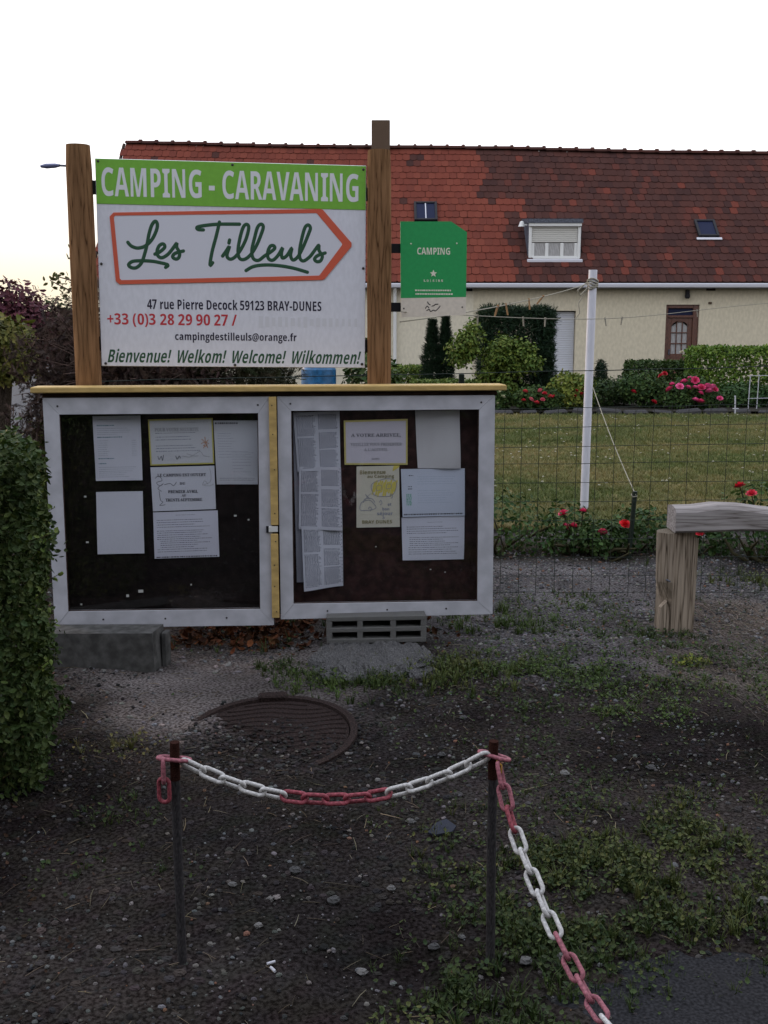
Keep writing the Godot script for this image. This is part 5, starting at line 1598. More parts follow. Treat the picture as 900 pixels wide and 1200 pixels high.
# ---------------------------------------------------------------- signs and posts
func signs() -> void:
	var X := Transform3D(Basis(Vector3.UP, deg_to_rad(6.25)), Vector3(-0.49, 0, -4.81))
	# round posts, set in the ground behind the board
	for p in [[-0.84, 2.262, 0.054, 0.058, "round wooden post at the sign's end beside the half-dead conifer"], [0.489, 2.262, 0.056, 0.060, "round wooden post between white sign and small green sign"]]:
		var o := thing("wooden_post", p[4], "post", Vector3.ZERO, 0.0, "round wooden sign posts")
		o.transform = X * Transform3D(Basis(Vector3.UP, p[0] * 3.0), Vector3(p[0], 0, -0.165))
		var b := MB.new()
		var sides := 22
		var lev := 26
		var grid := []
		for i in lev + 1:
			var y: float = -0.3 + (p[1] + 0.3) * i / lev
			var ring := []
			for k in sides:
				var t := TAU * k / sides
				var r: float = lerpf(p[3], p[2], float(i) / lev) * (1.0 + 0.03 * sin(t * 2.0 + 1.0) + fine_noise.get_noise_3d(cos(t) * 8.0, y * 5.0, sin(t) * 8.0 + p[0] * 50.0) * 0.05)
				if k == 5: r *= 0.965
				if i == lev: r *= 0.93
				ring.append(Vector3(cos(t) * r, y, sin(t) * r))
			grid.append(ring)
		for i in lev:
			for k in sides:
				var l := (k + 1) % sides
				for q in [[i, k], [i + 1, l], [i + 1, k], [i, k], [i, l], [i + 1, l]]:
					var v: Vector3 = grid[q[0]][q[1]]
					b.v(v, Vector3(v.x, 0, v.z))
		part("shaft", b.mesh(), M.post, o)
		var e := MB.new()
		e.face(grid[lev], Vector3.UP)
		part("end_grain", e.mesh(), M.log_end, o)
	# big sign
	var sg := thing("campsite_sign", "large white campsite sign with lime band and orange arrow", "sign")
	sg.transform = X * Transform3D(Basis(Vector3.BACK, deg_to_rad(-0.6)), Vector3(-0.174, 1.7475, -0.155))
	bx("panel", Vector3(0, 0, 0), Vector3(1.197, 0.905, 0.010), M.sign_white, sg, 0.002)
	bx("lime_band", Vector3(0, 0.3545, 0.0055), Vector3(1.193, 0.192, 0.003), M.sign_lime, sg, 0.0008)
	var sans := SystemFont.new()
	sans.font_names = PackedStringArray(["Droid Sans"])
	sans.font_weight = 700
	text(sg, "CAMPING - CARAVANING", sans, M.ink_white, -0.573, 0.563, 0.292, 0.415, 0.0072)
	# arrow: orange outline round a white field
	var outer := pline([-0.542, 0.205, -0.525, 0.2225, 0.390, 0.2585, 0.402, 0.2555, 0.533, 0.112, 0.533, 0.096, 0.412, -0.050, 0.400, -0.0555, -0.508, -0.0885, -0.524, -0.075])
	var inner := pline([-0.524, 0.203, -0.517, 0.2095, 0.372, 0.2400, 0.376, 0.2380, 0.490, 0.108, 0.490, 0.102, 0.388, -0.0335, 0.383, -0.0360, -0.499, -0.0700, -0.506, -0.063])
	var ob := MB.new()
	for i in outer.size():
		var j := (i + 1) % outer.size()
		ob.face([Vector3(outer[i].x, outer[i].y, 0.0085), Vector3(outer[j].x, outer[j].y, 0.0085), Vector3(inner[j].x, inner[j].y, 0.0085), Vector3(inner[i].x, inner[i].y, 0.0085)], Vector3.BACK)
		for e in [outer, inner]:
			ob.face([Vector3(e[i].x, e[i].y, 0.0085), Vector3(e[j].x, e[j].y, 0.0085), Vector3(e[j].x, e[j].y, 0.0052), Vector3(e[i].x, e[i].y, 0.0052)], Vector3(e[i].x + e[j].x, e[i].y + e[j].y - 0.17, 0))
	part("arrow_outline", ob.mesh(), M.sign_orange, sg)
	var ib := MB.new()
	ib.plate(inner, 0.0052, 0.0072)
	part("arrow_field", ib.mesh(), M.sign_inner, sg)
	var strokes := STROKES
	brush(sg, strokes, 0.0155, M.ink_green, 0.0074)
	text(sg, "47 rue Pierre Decock 59123 BRAY-DUNES", sans, M.ink_dark, -0.389, 0.396, -0.196, -0.150, 0.0052)
	text(sg, "+33 (0)3 28 29 90 27 /", sans, M.ink_red, -0.567, 0.011, -0.276, -0.216, 0.0052)
	text(sg, "campingdestilleuls@orange.fr", sans, M.ink_dark, -0.268, 0.282, -0.344, -0.297, 0.0052)
	text(sg, "Bienvenue!  Welkom!  Welcome!  Wilkommen!", sans, M.ink_green, -0.565, 0.575, -0.436, -0.374, 0.0052, 0.22)
	# pale ghost of a number that was taken off
	var gh := MB.new()
	var r := RandomNumberGenerator.new()
	r.seed = 6
	for i in 16:
		gh.box(Vector3(0.12 + i * 0.029, -0.246, 0.0052), Vector3(r.randf_range(0.012, 0.02), r.randf_range(0.03, 0.05), 0.0008))
	part("lettering_ghost", gh.mesh(), mat(lin(0.62, 0.62, 0.66), 0.4), sg)
	var sc := MB.new()
	for p in [[-0.585, 0.44], [0.0, 0.44], [0.585, 0.435], [-0.585, 0.0], [0.588, 0.0], [-0.58, -0.44], [0.0, -0.443], [0.585, -0.435]]:
		sc.lathe([Vector2(0.007, 0), Vector2(0.006, 0.003), Vector2(0.0, 0.004)], 8)
		var s := part("screw", screw_mesh(), M.screw, sg)
		s.position = Vector3(p[0], p[1], 0.006)
	for y in [0.33, -0.35]:
		for sx in [-1.0, 1.0]:
			bx("bracket", Vector3(sx * 0.612, y, -0.012), Vector3(0.035, 0.06, 0.012), M.black_metal, sg, 0.002)
	# small rating sign on the post
	var gs := thing("rating_sign", "small green campsite rating sign with cream foot and star", "sign")
	gs.transform = X * Transform3D(Basis.IDENTITY, Vector3(0.739, 1.738, -0.155))
	var g := MB.new()
	g.plate(pline([-0.154, 0.2135, 0.081, 0.216, 0.155, 0.169, 0.154, -0.124, -0.151, -0.130]), -0.004, 0.004)
	part("panel", g.mesh(), M.green_panel, gs)
	var cpl := MB.new()
	cpl.plate(pline([-0.151, -0.1303, 0.154, -0.1243, 0.154, -0.2065, -0.150, -0.2175]), -0.004, 0.004)
	part("cream_foot", cpl.mesh(), M.cream_panel, gs)
	text(gs, "CAMPING", sans, M.ink_cream, -0.076, 0.077, 0.067, 0.098, 0.0042)
	var star := []
	for i in 10:
		var t := PI / 2 + TAU * i / 10.0
		star.append(Vector3(cos(t), sin(t), 0) * (0.0175 if i % 2 == 0 else 0.0075) + Vector3(0, -0.0185, 0.0055))
	var sb := MB.new()
	for i in 10:
		sb.face([Vector3(0, -0.0185, 0.0055), star[i], star[(i + 1) % 10]], Vector3.BACK)
		sb.face([star[i], star[(i + 1) % 10], star[(i + 1) % 10] - Vector3(0, 0, 0.0015), star[i] - Vector3(0, 0, 0.0015)], star[i])
	part("star", sb.mesh(), M.ink_cream, gs)
	var lo := "LOISIRS"
	for i in 7:
		var w := 0.0035 if lo[i] == "I" else 0.0085
		text(gs, lo[i], sans, M.ink_cream, -0.040 + i * 0.0134 - w / 2, -0.040 + i * 0.0134 + w / 2, -0.0555, -0.0455, 0.0042)
	var sm := MB.new()
	r.seed = 12
	for row in 2:
		var x := -0.085 + row * 0.002
		while x < 0.085:
			var wd := r.randf_range(0.004, 0.011)
			sm.box(Vector3(x + wd / 2, -0.0945 - row * 0.0165, 0.0045), Vector3(wd, 0.007, 0.0012))
			x += wd + 0.0028
	part("small_print", sm.mesh(), M.ink_cream, gs)
	brush(gs, [[-0.026, -0.147, -0.022, -0.155, -0.014, -0.160], [-0.006, -0.166, 0.004, -0.163, 0.010, -0.158, 0.022, -0.157], [-0.036, -0.176, -0.028, -0.166, -0.02, -0.174], [-0.03, -0.186, -0.018, -0.181, -0.012, -0.190, 0.002, -0.184, 0.010, -0.188, 0.024, -0.176, 0.032, -0.166]], 0.0042, M.screw, 0.0046, "emblem")
	for p in [[-0.137, -0.177], [0.137, -0.170], [-0.105, 0.115], [0.108, 0.118]]:
		var s2 := part("screw", screw_mesh(), M.screw if p[1] < 0.0 else M.ink_cream, gs)
		s2.position = Vector3(p[0], p[1], 0.004)
		s2.scale = Vector3(0.6, 0.6, 0.6)
	for y in [0.0945, -0.171]:
		bx("bracket", Vector3(-0.165, y, -0.010), Vector3(0.09, 0.042, 0.008), M.black_metal, gs, 0.001)

func screw_mesh() -> ArrayMesh:
	if not M.has("screw_mesh"):
		var b := MB.new()
		b.xf = Transform3D(Basis(Vector3.RIGHT, PI / 2), Vector3.ZERO)
		b.lathe([Vector2(0.0065, -0.002), Vector2(0.006, 0.002), Vector2(0.003, 0.0035), Vector2(0.0, 0.004)], 10)
		M.screw_mesh = b.mesh()
	return M.screw_mesh

const STROKES := [[-0.466, 0.095, -0.459, 0.086, -0.447, 0.077, -0.423, 0.071, -0.39, 0.081, -0.36, 0.11, -0.34, 0.149, -0.335, 0.176, -0.344, 0.189, -0.36, 0.171, -0.373, 0.132, -0.382, 0.089, -0.394, 0.046, -0.409, 0.007, -0.431, -0.014, -0.453, -0.015, -0.466, -0.003, -0.449, 0.012, -0.413, 0.016, -0.365, 0.015, -0.327, 0.009, -0.293, 0.0, -0.303, -0.011],
	[-0.349, 0.046, -0.326, 0.057, -0.305, 0.077, -0.311, 0.091, -0.328, 0.084, -0.339, 0.06, -0.335, 0.038, -0.318, 0.031, -0.293, 0.045, -0.271, 0.07, -0.252, 0.095, -0.252, 0.078, -0.24, 0.054, -0.244, 0.033, -0.257, 0.026, -0.271, 0.035, -0.26, 0.051, -0.223, 0.062],
	[-0.133, 0.156, -0.156, 0.157, -0.16, 0.167, -0.126, 0.175, -0.065, 0.182, 0.028, 0.184], [-0.061, 0.191, -0.076, 0.131, -0.096, 0.06, -0.106, 0.002, -0.094, 0.013],
	[-0.049, 0.043, -0.033, 0.065, -0.018, 0.086, -0.03, 0.046, -0.017, 0.03, 0.005, 0.039, 0.03, 0.069, 0.056, 0.119, 0.069, 0.168, 0.061, 0.184, 0.045, 0.172, 0.03, 0.126, 0.02, 0.069, 0.026, 0.035, 0.048, 0.03, 0.077, 0.052, 0.103, 0.092, 0.126, 0.146, 0.134, 0.175, 0.125, 0.186, 0.109, 0.173, 0.095, 0.127, 0.082, 0.07, 0.088, 0.035, 0.111, 0.027, 0.139, 0.047, 0.168, 0.066, 0.185, 0.082, 0.179, 0.093, 0.164, 0.089, 0.153, 0.063, 0.156, 0.036, 0.176, 0.029, 0.2, 0.051, 0.22, 0.084, 0.215, 0.059, 0.22, 0.039, 0.24, 0.051, 0.262, 0.084, 0.256, 0.052, 0.267, 0.031, 0.289, 0.046, 0.313, 0.089, 0.337, 0.146, 0.346, 0.173, 0.337, 0.187, 0.322, 0.176, 0.308, 0.131, 0.297, 0.074, 0.299, 0.039, 0.315, 0.028, 0.343, 0.047, 0.368, 0.079, 0.384, 0.099, 0.385, 0.076, 0.4, 0.051, 0.392, 0.03, 0.375, 0.026, 0.365, 0.037, 0.379, 0.053, 0.413, 0.065],
	[-0.017, 0.114, -0.02, 0.101], [0.055, -0.019, 0.088, -0.001, 0.138, 0.007, 0.204, 0.005, 0.269, -0.005, 0.332, -0.022]]

# ---------------------------------------------------------------- near hedge
func near_hedge() -> void:
	var o := thing("privet_hedge", "dense dark green privet hedge hiding one end of the notice board", "hedge", Vector3(-1.86, 0, -3.27), deg_to_rad(15.5))
	var lf := leaf_mesh(1.0, 0.6, 0.35, 0.15)
	var q := leaves_in_box(Vector3(0, 0.54, 0), Vector3(1.50, 1.09, 0.62), 60000, 0.14, 0.13, [Color(0.026, 0.045, 0.014), Color(0.062, 0.085, 0.026)], 0.013, 0.033, 0.015)
	var xs: Array = q[0]
	var cs: Array = q[1]
	# young shoots on top and along the end
	var sh := MB.new()
	for i in 60:
		var p: Vector3
		var d: Vector3
		if i < 40:
			p = Vector3(rv(-0.7, 0.72), 1.05, rv(-0.28, 0.28))
			d = (Vector3.UP + rdir() * 0.45).normalized()
		else:
			p = Vector3(0.72, rv(0.3, 1.0), rv(-0.28, 0.28))
			d = (Vector3.RIGHT + Vector3.UP * 0.6 + rdir() * 0.5).normalized()
		var l := rv(0.04, 0.13) * (0.7 if i >= 40 else 1.0)
		sh.tube([p, p + d * l], [0.0022, 0.001], 4, false)
		for k in 9:
			var at := p + d * l * k / 8.0
			xs.append(Transform3D(facing((rdir() + d * 0.4).normalized(), rv(0, TAU)).scaled(Vector3.ONE * rv(0.014, 0.026)), at))
			cs.append(vary(Color(0.11, 0.15, 0.035), 0.2))
	scatter("foliage", lf, M.leaf, xs, cs, o)
	part("shoot", sh.mesh(), M.stem, o)
	stems(o, [Vector3.ZERO, Vector3(1.2, 0, 0.4)], 0.95, 0.15, 16, 0.014, M.bark)

# ---------------------------------------------------------------- things on the ground
func link_mesh() -> ArrayMesh:
	# oval chain link lying in the xy plane, long axis x
	var b := MB.new()
	var L := 0.0325 - 0.0165
	var R := 0.0125
	var pts := []
	for i in 11:
		var t := -PI / 2 + PI * i / 10.0
		pts.append(Vector3(L + cos(t) * R, sin(t) * R, 0))
	for i in 11:
		var t2 := PI / 2 + PI * i / 10.0
		pts.append(Vector3(-L + cos(t2) * R, sin(t2) * R, 0))
	pts.append(pts[0]); pts.append(pts[1])
	b.tube(pts, [0.0049], 8, false)
	return b.mesh()

func chain(label: String, path: Array, colours: Array, tilt0: float) -> Node3D:
	# links set every 48 mm along the path, each turned a quarter from the last
	var o := thing("plastic_chain", label, "chain")
	var lm := link_mesh()
	var pitch := 0.0482
	var cum := [0.0]
	for i in path.size() - 1:
		cum.append(cum[-1] + path[i].distance_to(path[i + 1]))
	var at := func(s: float) -> Vector3:
		for i in path.size() - 1:
			if s <= cum[i + 1]:
				return path[i].lerp(path[i + 1], (s - cum[i]) / (cum[i + 1] - cum[i]))
		return path[-1]
	var n := int(round(cum[-1] / pitch))
	pitch = cum[-1] / n
	for i in n:
		var p0: Vector3 = at.call(i * pitch)
		var p1: Vector3 = at.call((i + 1) * pitch)
		var d := (p1 - p0).normalized()
		var side := d.cross(Vector3.UP).normalized()
		var up := side.cross(d)
		var a := tilt0 + (PI / 2 if i % 2 == 1 else 0.0) + rv(-0.12, 0.12)
		var y := up * cos(a) + side * sin(a)
		var c: String = colours[i] if i < colours.size() else "w"
		var k := part("link", lm, M.chain_white if c == "w" else (M.chain_red if c == "r" else M.chain_pink), o)
		k.transform = Transform3D(Basis(d, y, d.cross(y)), (p0 + p1) * 0.5)
	return o

func weed_patch(xs: Array, cs: Array, gx: Array, gc: Array, cx: float, cz: float, r: float, n: int, h: float, c0: Color, c1: Color, grass := 0.16) -> void:
	for i in n:
		var t := rv(0, TAU)
		var d := pow(rng.randf(), 0.75) * r * 1.25
		var x := cx + cos(t) * d * 1.25
		var z := cz + sin(t) * d
		if patch_noise.get_noise_2d(x * 190.0, z * 190.0) + rv(-0.3, 0.3) < -0.08:
			continue
		var y := ground_y(x, z)
		var c := vary(c0.lerp(c1, rng.randf()), 0.25)
		if rng.randf() < grass:
			var s := rv(0.35, 0.9) * h
			gx.append(Transform3D(Basis(Vector3.UP, rv(0, TAU)).scaled(Vector3(s, s, s)), Vector3(x, y - 0.003, z)))
			gc.append(c)
		else:
			var k := rv(0.008, 0.017)
			var up := pow(rng.randf(), 1.5) * h * 0.8 * (1.0 - d / r * 0.6)
			xs.append(Transform3D(facing((Vector3.UP + rdir() * 0.8).normalized(), rv(0, TAU)).scaled(Vector3(k, k, k)), Vector3(x, y + 0.004 + up, z)))
			cs.append(c)

func foreground() -> void:
	# chain posts
	for p in [[-0.474, -2.29, 0.545, "iron pipe post with a loose red link hanging from its top"], [0.247, -2.29, 0.552, "iron pipe post where both chains meet"], [0.62, -1.32, 0.53, "iron pipe post at the tarmac where the second chain ends"]]:
		var o := thing("chain_post", p[3], "post", Vector3(p[0], ground_y(p[0], p[1]), p[1]), 0.0, "thin iron chain posts")
		var b := MB.new()
		b.tube([Vector3(0.003, -0.15, 0), Vector3(0, 0.25, 0), Vector3(0, p[2] - 0.09, 0)], [0.0108, 0.0108, 0.0108], 12)
		part("pipe", b.mesh(), M.pipe, o)
		var b2 := MB.new()
		b2.tube([Vector3(0, p[2] - 0.0898, 0), Vector3(0, p[2] - 0.04, 0.0), Vector3(0.001, p[2], 0)], [0.0112, 0.0111, 0.011], 12)
		part("rusty_head", b2.mesh(), M.rust, o)
	# chain between the posts: sags in the middle
	var a := Vector3(-0.452, 0.497, -2.277)
	var e := Vector3(0.232, 0.512, -2.277)
	var c1 := chain("red and white plastic chain sagging between the two iron posts", sagged(a, e, 0.098, 40), ["w", "w", "w", "w", "w", "r", "r", "r", "r", "r", "w", "w", "w", "w", "w"], 0.5)
	# ring links round the posts and the loose end
	var lm := link_mesh()
	for k in [[Vector3(-0.474, 0.502, -2.282), Basis(Vector3(1, -0.05, 0.1).normalized(), Vector3(0, 0.2, 1).normalized(), Vector3.UP), "p", 1.25], [Vector3(-0.497, 0.478, -2.272), Basis(Vector3.DOWN, Vector3(0.25, 0, 0.97), Vector3(0.97, 0, -0.25)), "p", 1.0], [Vector3(-0.496, 0.432, -2.270), Basis(Vector3.DOWN, Vector3(0.98, 0, 0.2), Vector3(0.2, 0, -0.98)), "r", 1.0]]:
		var l := part("link", lm, M.chain_pink if k[2] == "p" else M.chain_red, c1)
		l.transform = Transform3D(k[1].orthonormalized() * Basis.from_scale(Vector3(k[3], k[3], 1)), k[0])
	var path := curve_points([Vector3(0.257, 0.497, -2.262), Vector3(0.270, 0.43, -2.225), Vector3(0.290, 0.365, -2.165), Vector3(0.316, 0.310, -2.09), Vector3(0.347, 0.250, -2.0), Vector3(0.383, 0.203, -1.9), Vector3(0.412, 0.180, -1.82), Vector3(0.46, 0.19, -1.70), Vector3(0.53, 0.27, -1.53), Vector3(0.60, 0.43, -1.345)], 8)
	var c2 := chain("red and white plastic chain slanting down from the iron post to the tarmac", path, ["p", "p", "r", "w", "w", "w", "w", "w", "p", "p", "p", "p", "w", "w", "w", "w", "w", "r", "r", "r", "r", "r"], 0.6)
	var l2 := part("link", lm, M.chain_pink, c2)
	l2.transform = Transform3D(Basis(Vector3(0.9, -0.15, 0.35).normalized(), Vector3(-0.36, 0.25, 0.9).normalized(), Vector3(0.2, 0.95, -0.2).normalized()).orthonormalized() * Basis.from_scale(Vector3(1.2, 1.25, 1)), Vector3(0.249, 0.508, -2.285))
	var tie := MB.new()
	tie.tube([Vector3(0.252, 0.505, -2.262), Vector3(0.262, 0.498, -2.255), Vector3(0.262, 0.48, -2.256), Vector3(0.255, 0.478, -2.262)], [0.0025], 5)
	part("wire_tie", tie.mesh(), mat(lin(0.35, 0.2, 0.04), 0.6), c2)

	# cast iron cover, half buried
	var mc := thing("manhole_cover", "rusty round cast iron cover with wavy ribs half buried in soil", "manhole cover", Vector3(-0.42, -0.006, -3.72))
	mc.scale = Vector3(0.94, 1, 0.94)
	mc.rotation = Vector3(0.085, 0, 0.035)
	var ring := MB.new()
	ring.lathe([Vector2(0.32, -0.05), Vector2(0.345, 0.0), Vector2(0.345, 0.014), Vector2(0.318, 0.014), Vector2(0.315, 0.002)], 48)
	part("rim", ring.mesh(), M.cast_iron, mc)
	var disc := MB.new()
	disc.lathe([Vector2(0.312, -0.03), Vector2(0.312, 0.004), Vector2(0.0, 0.006)], 40)
	part("disc", disc.mesh(), M.cast_iron, mc)
	for i in 14:
		var z := -0.27 + i * 0.041
		var half := sqrt(maxf(0.30 * 0.30 - z * z, 0.0))
		var pts := []
		for k in 25:
			var x := -half + 2.0 * half * k / 24.0
			pts.append(Vector3(x, 0.004, z + sin(x * 19.0 + z * 5.0) * 0.013))
		var rb := MB.new()
		rb.tube(pts, [0.0062], 6)
		part("rib", rb.mesh(), M.cast_iron, mc)
	bx("hinge_lug", Vector3(-0.02, 0.012, -0.33), Vector3(0.12, 0.03, 0.05), M.cast_iron, mc, 0.006)
	# soil washed over the near half
	var sx := []
	var sc := []
	for i in 1500:
		var t := rv(0, TAU)
		var d := sqrt(rng.randf()) * 0.36
		var p := Vector2(-0.37 + cos(t) * d, -3.70 + sin(t) * d)
		var k := clampf((p.y + 3.84 + patch_noise.get_noise_2d(p.x * 120.0, p.y * 120.0) * 0.14) / 0.16, 0.0, 1.0)
		if rng.randf() > k:
			continue
		var s := rv(0.006, 0.022)
		sx.append(Transform3D(Basis.from_euler(Vector3(rv(0, 3), rv(0, 6), 0)).scaled(Vector3(s, s * 0.6, s)), Vector3(p.x, maxf(ground_y(p.x, p.y), -0.002 - (p.y + 3.70) * 0.05 + 0.004) + rv(0.0, 0.004), p.y)))
		sc.append(vary(Color(0.030, 0.027, 0.026) if rng.randf() < 0.93 else Color(0.11, 0.105, 0.10), 0.4))
	tag(scatter("washed_soil", stone_mesh(3), M.dry, sx, sc, self), "dark soil and grit washed over half of the iron cover", "soil")

	# hollow concrete block on broken slab
	var blk := thing("concrete_block", "grey hollow concrete block propping the notice board, six holes showing", "concrete block", Vector3(-0.04, 0.035, -4.86), deg_to_rad(4.0))
	var bb := MB.new()
	var w := 0.46
	var hh := 0.125
	for y in [0.010, hh / 2, hh - 0.010]:
		bb.box(Vector3(0, y, 0), Vector3(w, 0.021, 0.18), 0.002)
	for x in [-w / 2 + 0.012, -w / 6, w / 6, w / 2 - 0.012]:
		for y in [0.0364, 0.0886]:
			bb.box(Vector3(x, y, 0), Vector3(0.025, 0.032, 0.178), 0.0)
	bb.box(Vector3(0, hh / 2, -0.08), Vector3(w - 0.03, hh - 0.01, 0.01))
	part("block_body", bb.mesh(), M.block, blk)
	var slab := thing("broken_slab", "rough broken concrete slab lying in front of the hollow block", "slab", Vector3(-0.05, 0, -4.56))
	var sm := MB.new()
	var gridp := []
	for j in 26:
		var row := []
		for i in 48:
			var u := i / 47.0 * 2.0 - 1.0
			var v := j / 25.0 * 2.0 - 1.0
			var ex := 0.275 + 0.03 * patch_noise.get_noise_2d(j * 18.0, 5.0) * 2.0
			var ez := 0.27 + 0.05 * patch_noise.get_noise_2d(i * 13.0, 50.0) * 1.6
			var rim := maxf(absf(u), absf(v))
			var y := 0.042 * (1.0 - pow(rim, 6.0)) + fine_noise.get_noise_2d(u * 22.0, v * 22.0) * 0.022 + patch_noise.get_noise_2d(u * 90.0, v * 90.0) * 0.02 - 0.012 * (v if v > 0.0 else 0.0)
			row.append(Vector3(u * ex * (1.0 - 0.12 * v * v), y if rim < 0.999 else -0.03, v * ez * (1.0 - 0.15 * u * u)))
		gridp.append(row)
	for j in 25:
		for i in 47:
			sm.face([gridp[j][i], gridp[j][i + 1], gridp[j + 1][i + 1]], Vector3.UP)
			sm.face([gridp[j][i], gridp[j + 1][i + 1], gridp[j + 1][i]], Vector3.UP)
	part("slab_body", sm.mesh(), M.concrete_rough, slab)
	# footing under the hedge end of the board
	var ft := thing("concrete_footing", "smooth grey concrete footing under the hedge end of the board", "footing", Vector3(-1.17, 0, -4.54), deg_to_rad(-7.0))
	var fb := MB.new()
	fb.plate([Vector2(-0.34, -0.06), Vector2(0.195, -0.06), Vector2(0.187, 0.178), Vector2(-0.34, 0.158)], -0.06, 0.09)
	part("footing_body", fb.mesh(), M.concrete, ft)
	bx("footing_edge", Vector3(0.206, 0.02, -0.03), Vector3(0.024, 0.27, 0.06), M.concrete, ft, 0.004)

	# grey timber barrier: split log post and beam
	var tb := thing("timber_barrier", "weathered grey timber beam resting on a split log post", "barrier", Vector3(1.43, 0, -5.16))
	for q in [[0.0, 0.49, M.log_wood], [1.55, 0.49, M.log_wood]]:
		var lg := MB.new()
		var rings := []
		for i in 15:
			var y: float = -0.08 + (q[1] + 0.08) * i / 14.0
			var rg := []
			for k in 14:
				var t := TAU * k / 14.0
				var r := 0.092 * (1.0 + 0.12 * sin(t * 3.0 + 0.6) + 0.09 * fine_noise.get_noise_3d(cos(t) * 6.0, y * 9.0 + q[0] * 30.0, sin(t) * 6.0))
				if k == 2 or k == 3: r *= 0.80
				if k == 9 or k == 10: r *= 0.72
				if q[0] == 0.0 and k in [5, 6, 7] and y < 0.24: r *= 0.62 + 0.38 * clampf((y - 0.14) / 0.10, 0, 1)
				rg.append(Vector3(q[0] + cos(t) * r, y, sin(t) * r * 0.95))
			rings.append(rg)
		for i in 14:
			for k in 14:
				var l3 := (k + 1) % 14
				lg.face([rings[i][k], rings[i][l3], rings[i + 1][l3], rings[i + 1][k]], (rings[i][k] + rings[i][l3]) * 0.5 - Vector3(q[0], rings[i][k].y, 0))
		part("log_post", lg.mesh(), q[2], tb)
		var lt := MB.new()
		lt.face(rings[14], Vector3.UP)
		part("log_top", lt.mesh(), M.log_end, tb)
	var slv := MB.new()
	slv.plate([Vector2(-0.085, -0.06), Vector2(-0.035, -0.06), Vector2(-0.03, 0.10), Vector2(-0.045, 0.155), Vector2(-0.075, 0.12)], 0.045, 0.085)
	part("splinter", slv.mesh(), M.log_wood, tb)
	var sp2 := MB.new()
	sp2.plate([Vector2(0.07, -0.06), Vector2(0.10, -0.06), Vector2(0.105, 0.46), Vector2(0.085, 0.47)], 0.0, 0.05)
	part("splinter", sp2.mesh(), M.log_wood, tb)
	var bm := MB.new()
	var secs := []
	for i in 18:
		var x := -0.02 + 1.75 * i / 17.0
		var topy := 0.618 + 0.022 * exp(-pow((x - 0.23) / 0.12, 2.0)) - 0.02 * clampf((x - 0.25) / 0.5, 0.0, 1.0) + fine_noise.get_noise_2d(x * 40.0, 3.0) * 0.006
		var boty := 0.495 + 0.012 * clampf((x - 0.1) * 4.0, 0.0, 1.0) + fine_noise.get_noise_2d(x * 40.0, 33.0) * 0.006
		var sec := [Vector3(x, boty, 0.085), Vector3(x, boty + 0.01, 0.095), Vector3(x, topy - 0.025, 0.092), Vector3(x, topy - 0.006, 0.070), Vector3(x, topy, 0.0), Vector3(x, topy - 0.012, -0.08), Vector3(x, boty, -0.085)]
		secs.append(sec)
	for i in 17:
		for k in 7:
			var l4 := (k + 1) % 7
			bm.face([secs[i][k], secs[i + 1][k], secs[i + 1][l4], secs[i][l4]], (secs[i][k] + secs[i][l4]) * 0.5 - Vector3(secs[i][0].x, 0.56, 0.0))
	bm.face(secs[0], Vector3.LEFT); bm.face(secs[17], Vector3.RIGHT)
	var beam := part("beam", bm.mesh(), M.grey_wood, tb)
	beam.rotation.y = deg_to_rad(-1.5)
	beam.rotation.x = 0.0
	var nl := MB.new()
	nl.tube([Vector3(-0.05, 0.26, 0.07), Vector3(-0.045, 0.262, 0.12)], [0.004, 0.004], 6)
	part("nail", nl.mesh(), M.zinc, tb)

	# weeds and grass between the stones
	var wx := []
	var wc := []
	var gx := []
	var gc := []
	var g0 := Color(0.019, 0.034, 0.011)
	var g1 := Color(0.045, 0.062, 0.018)
	var g2 := Color(0.065, 0.10, 0.024)
	var y1 := Color(0.078, 0.085, 0.024)
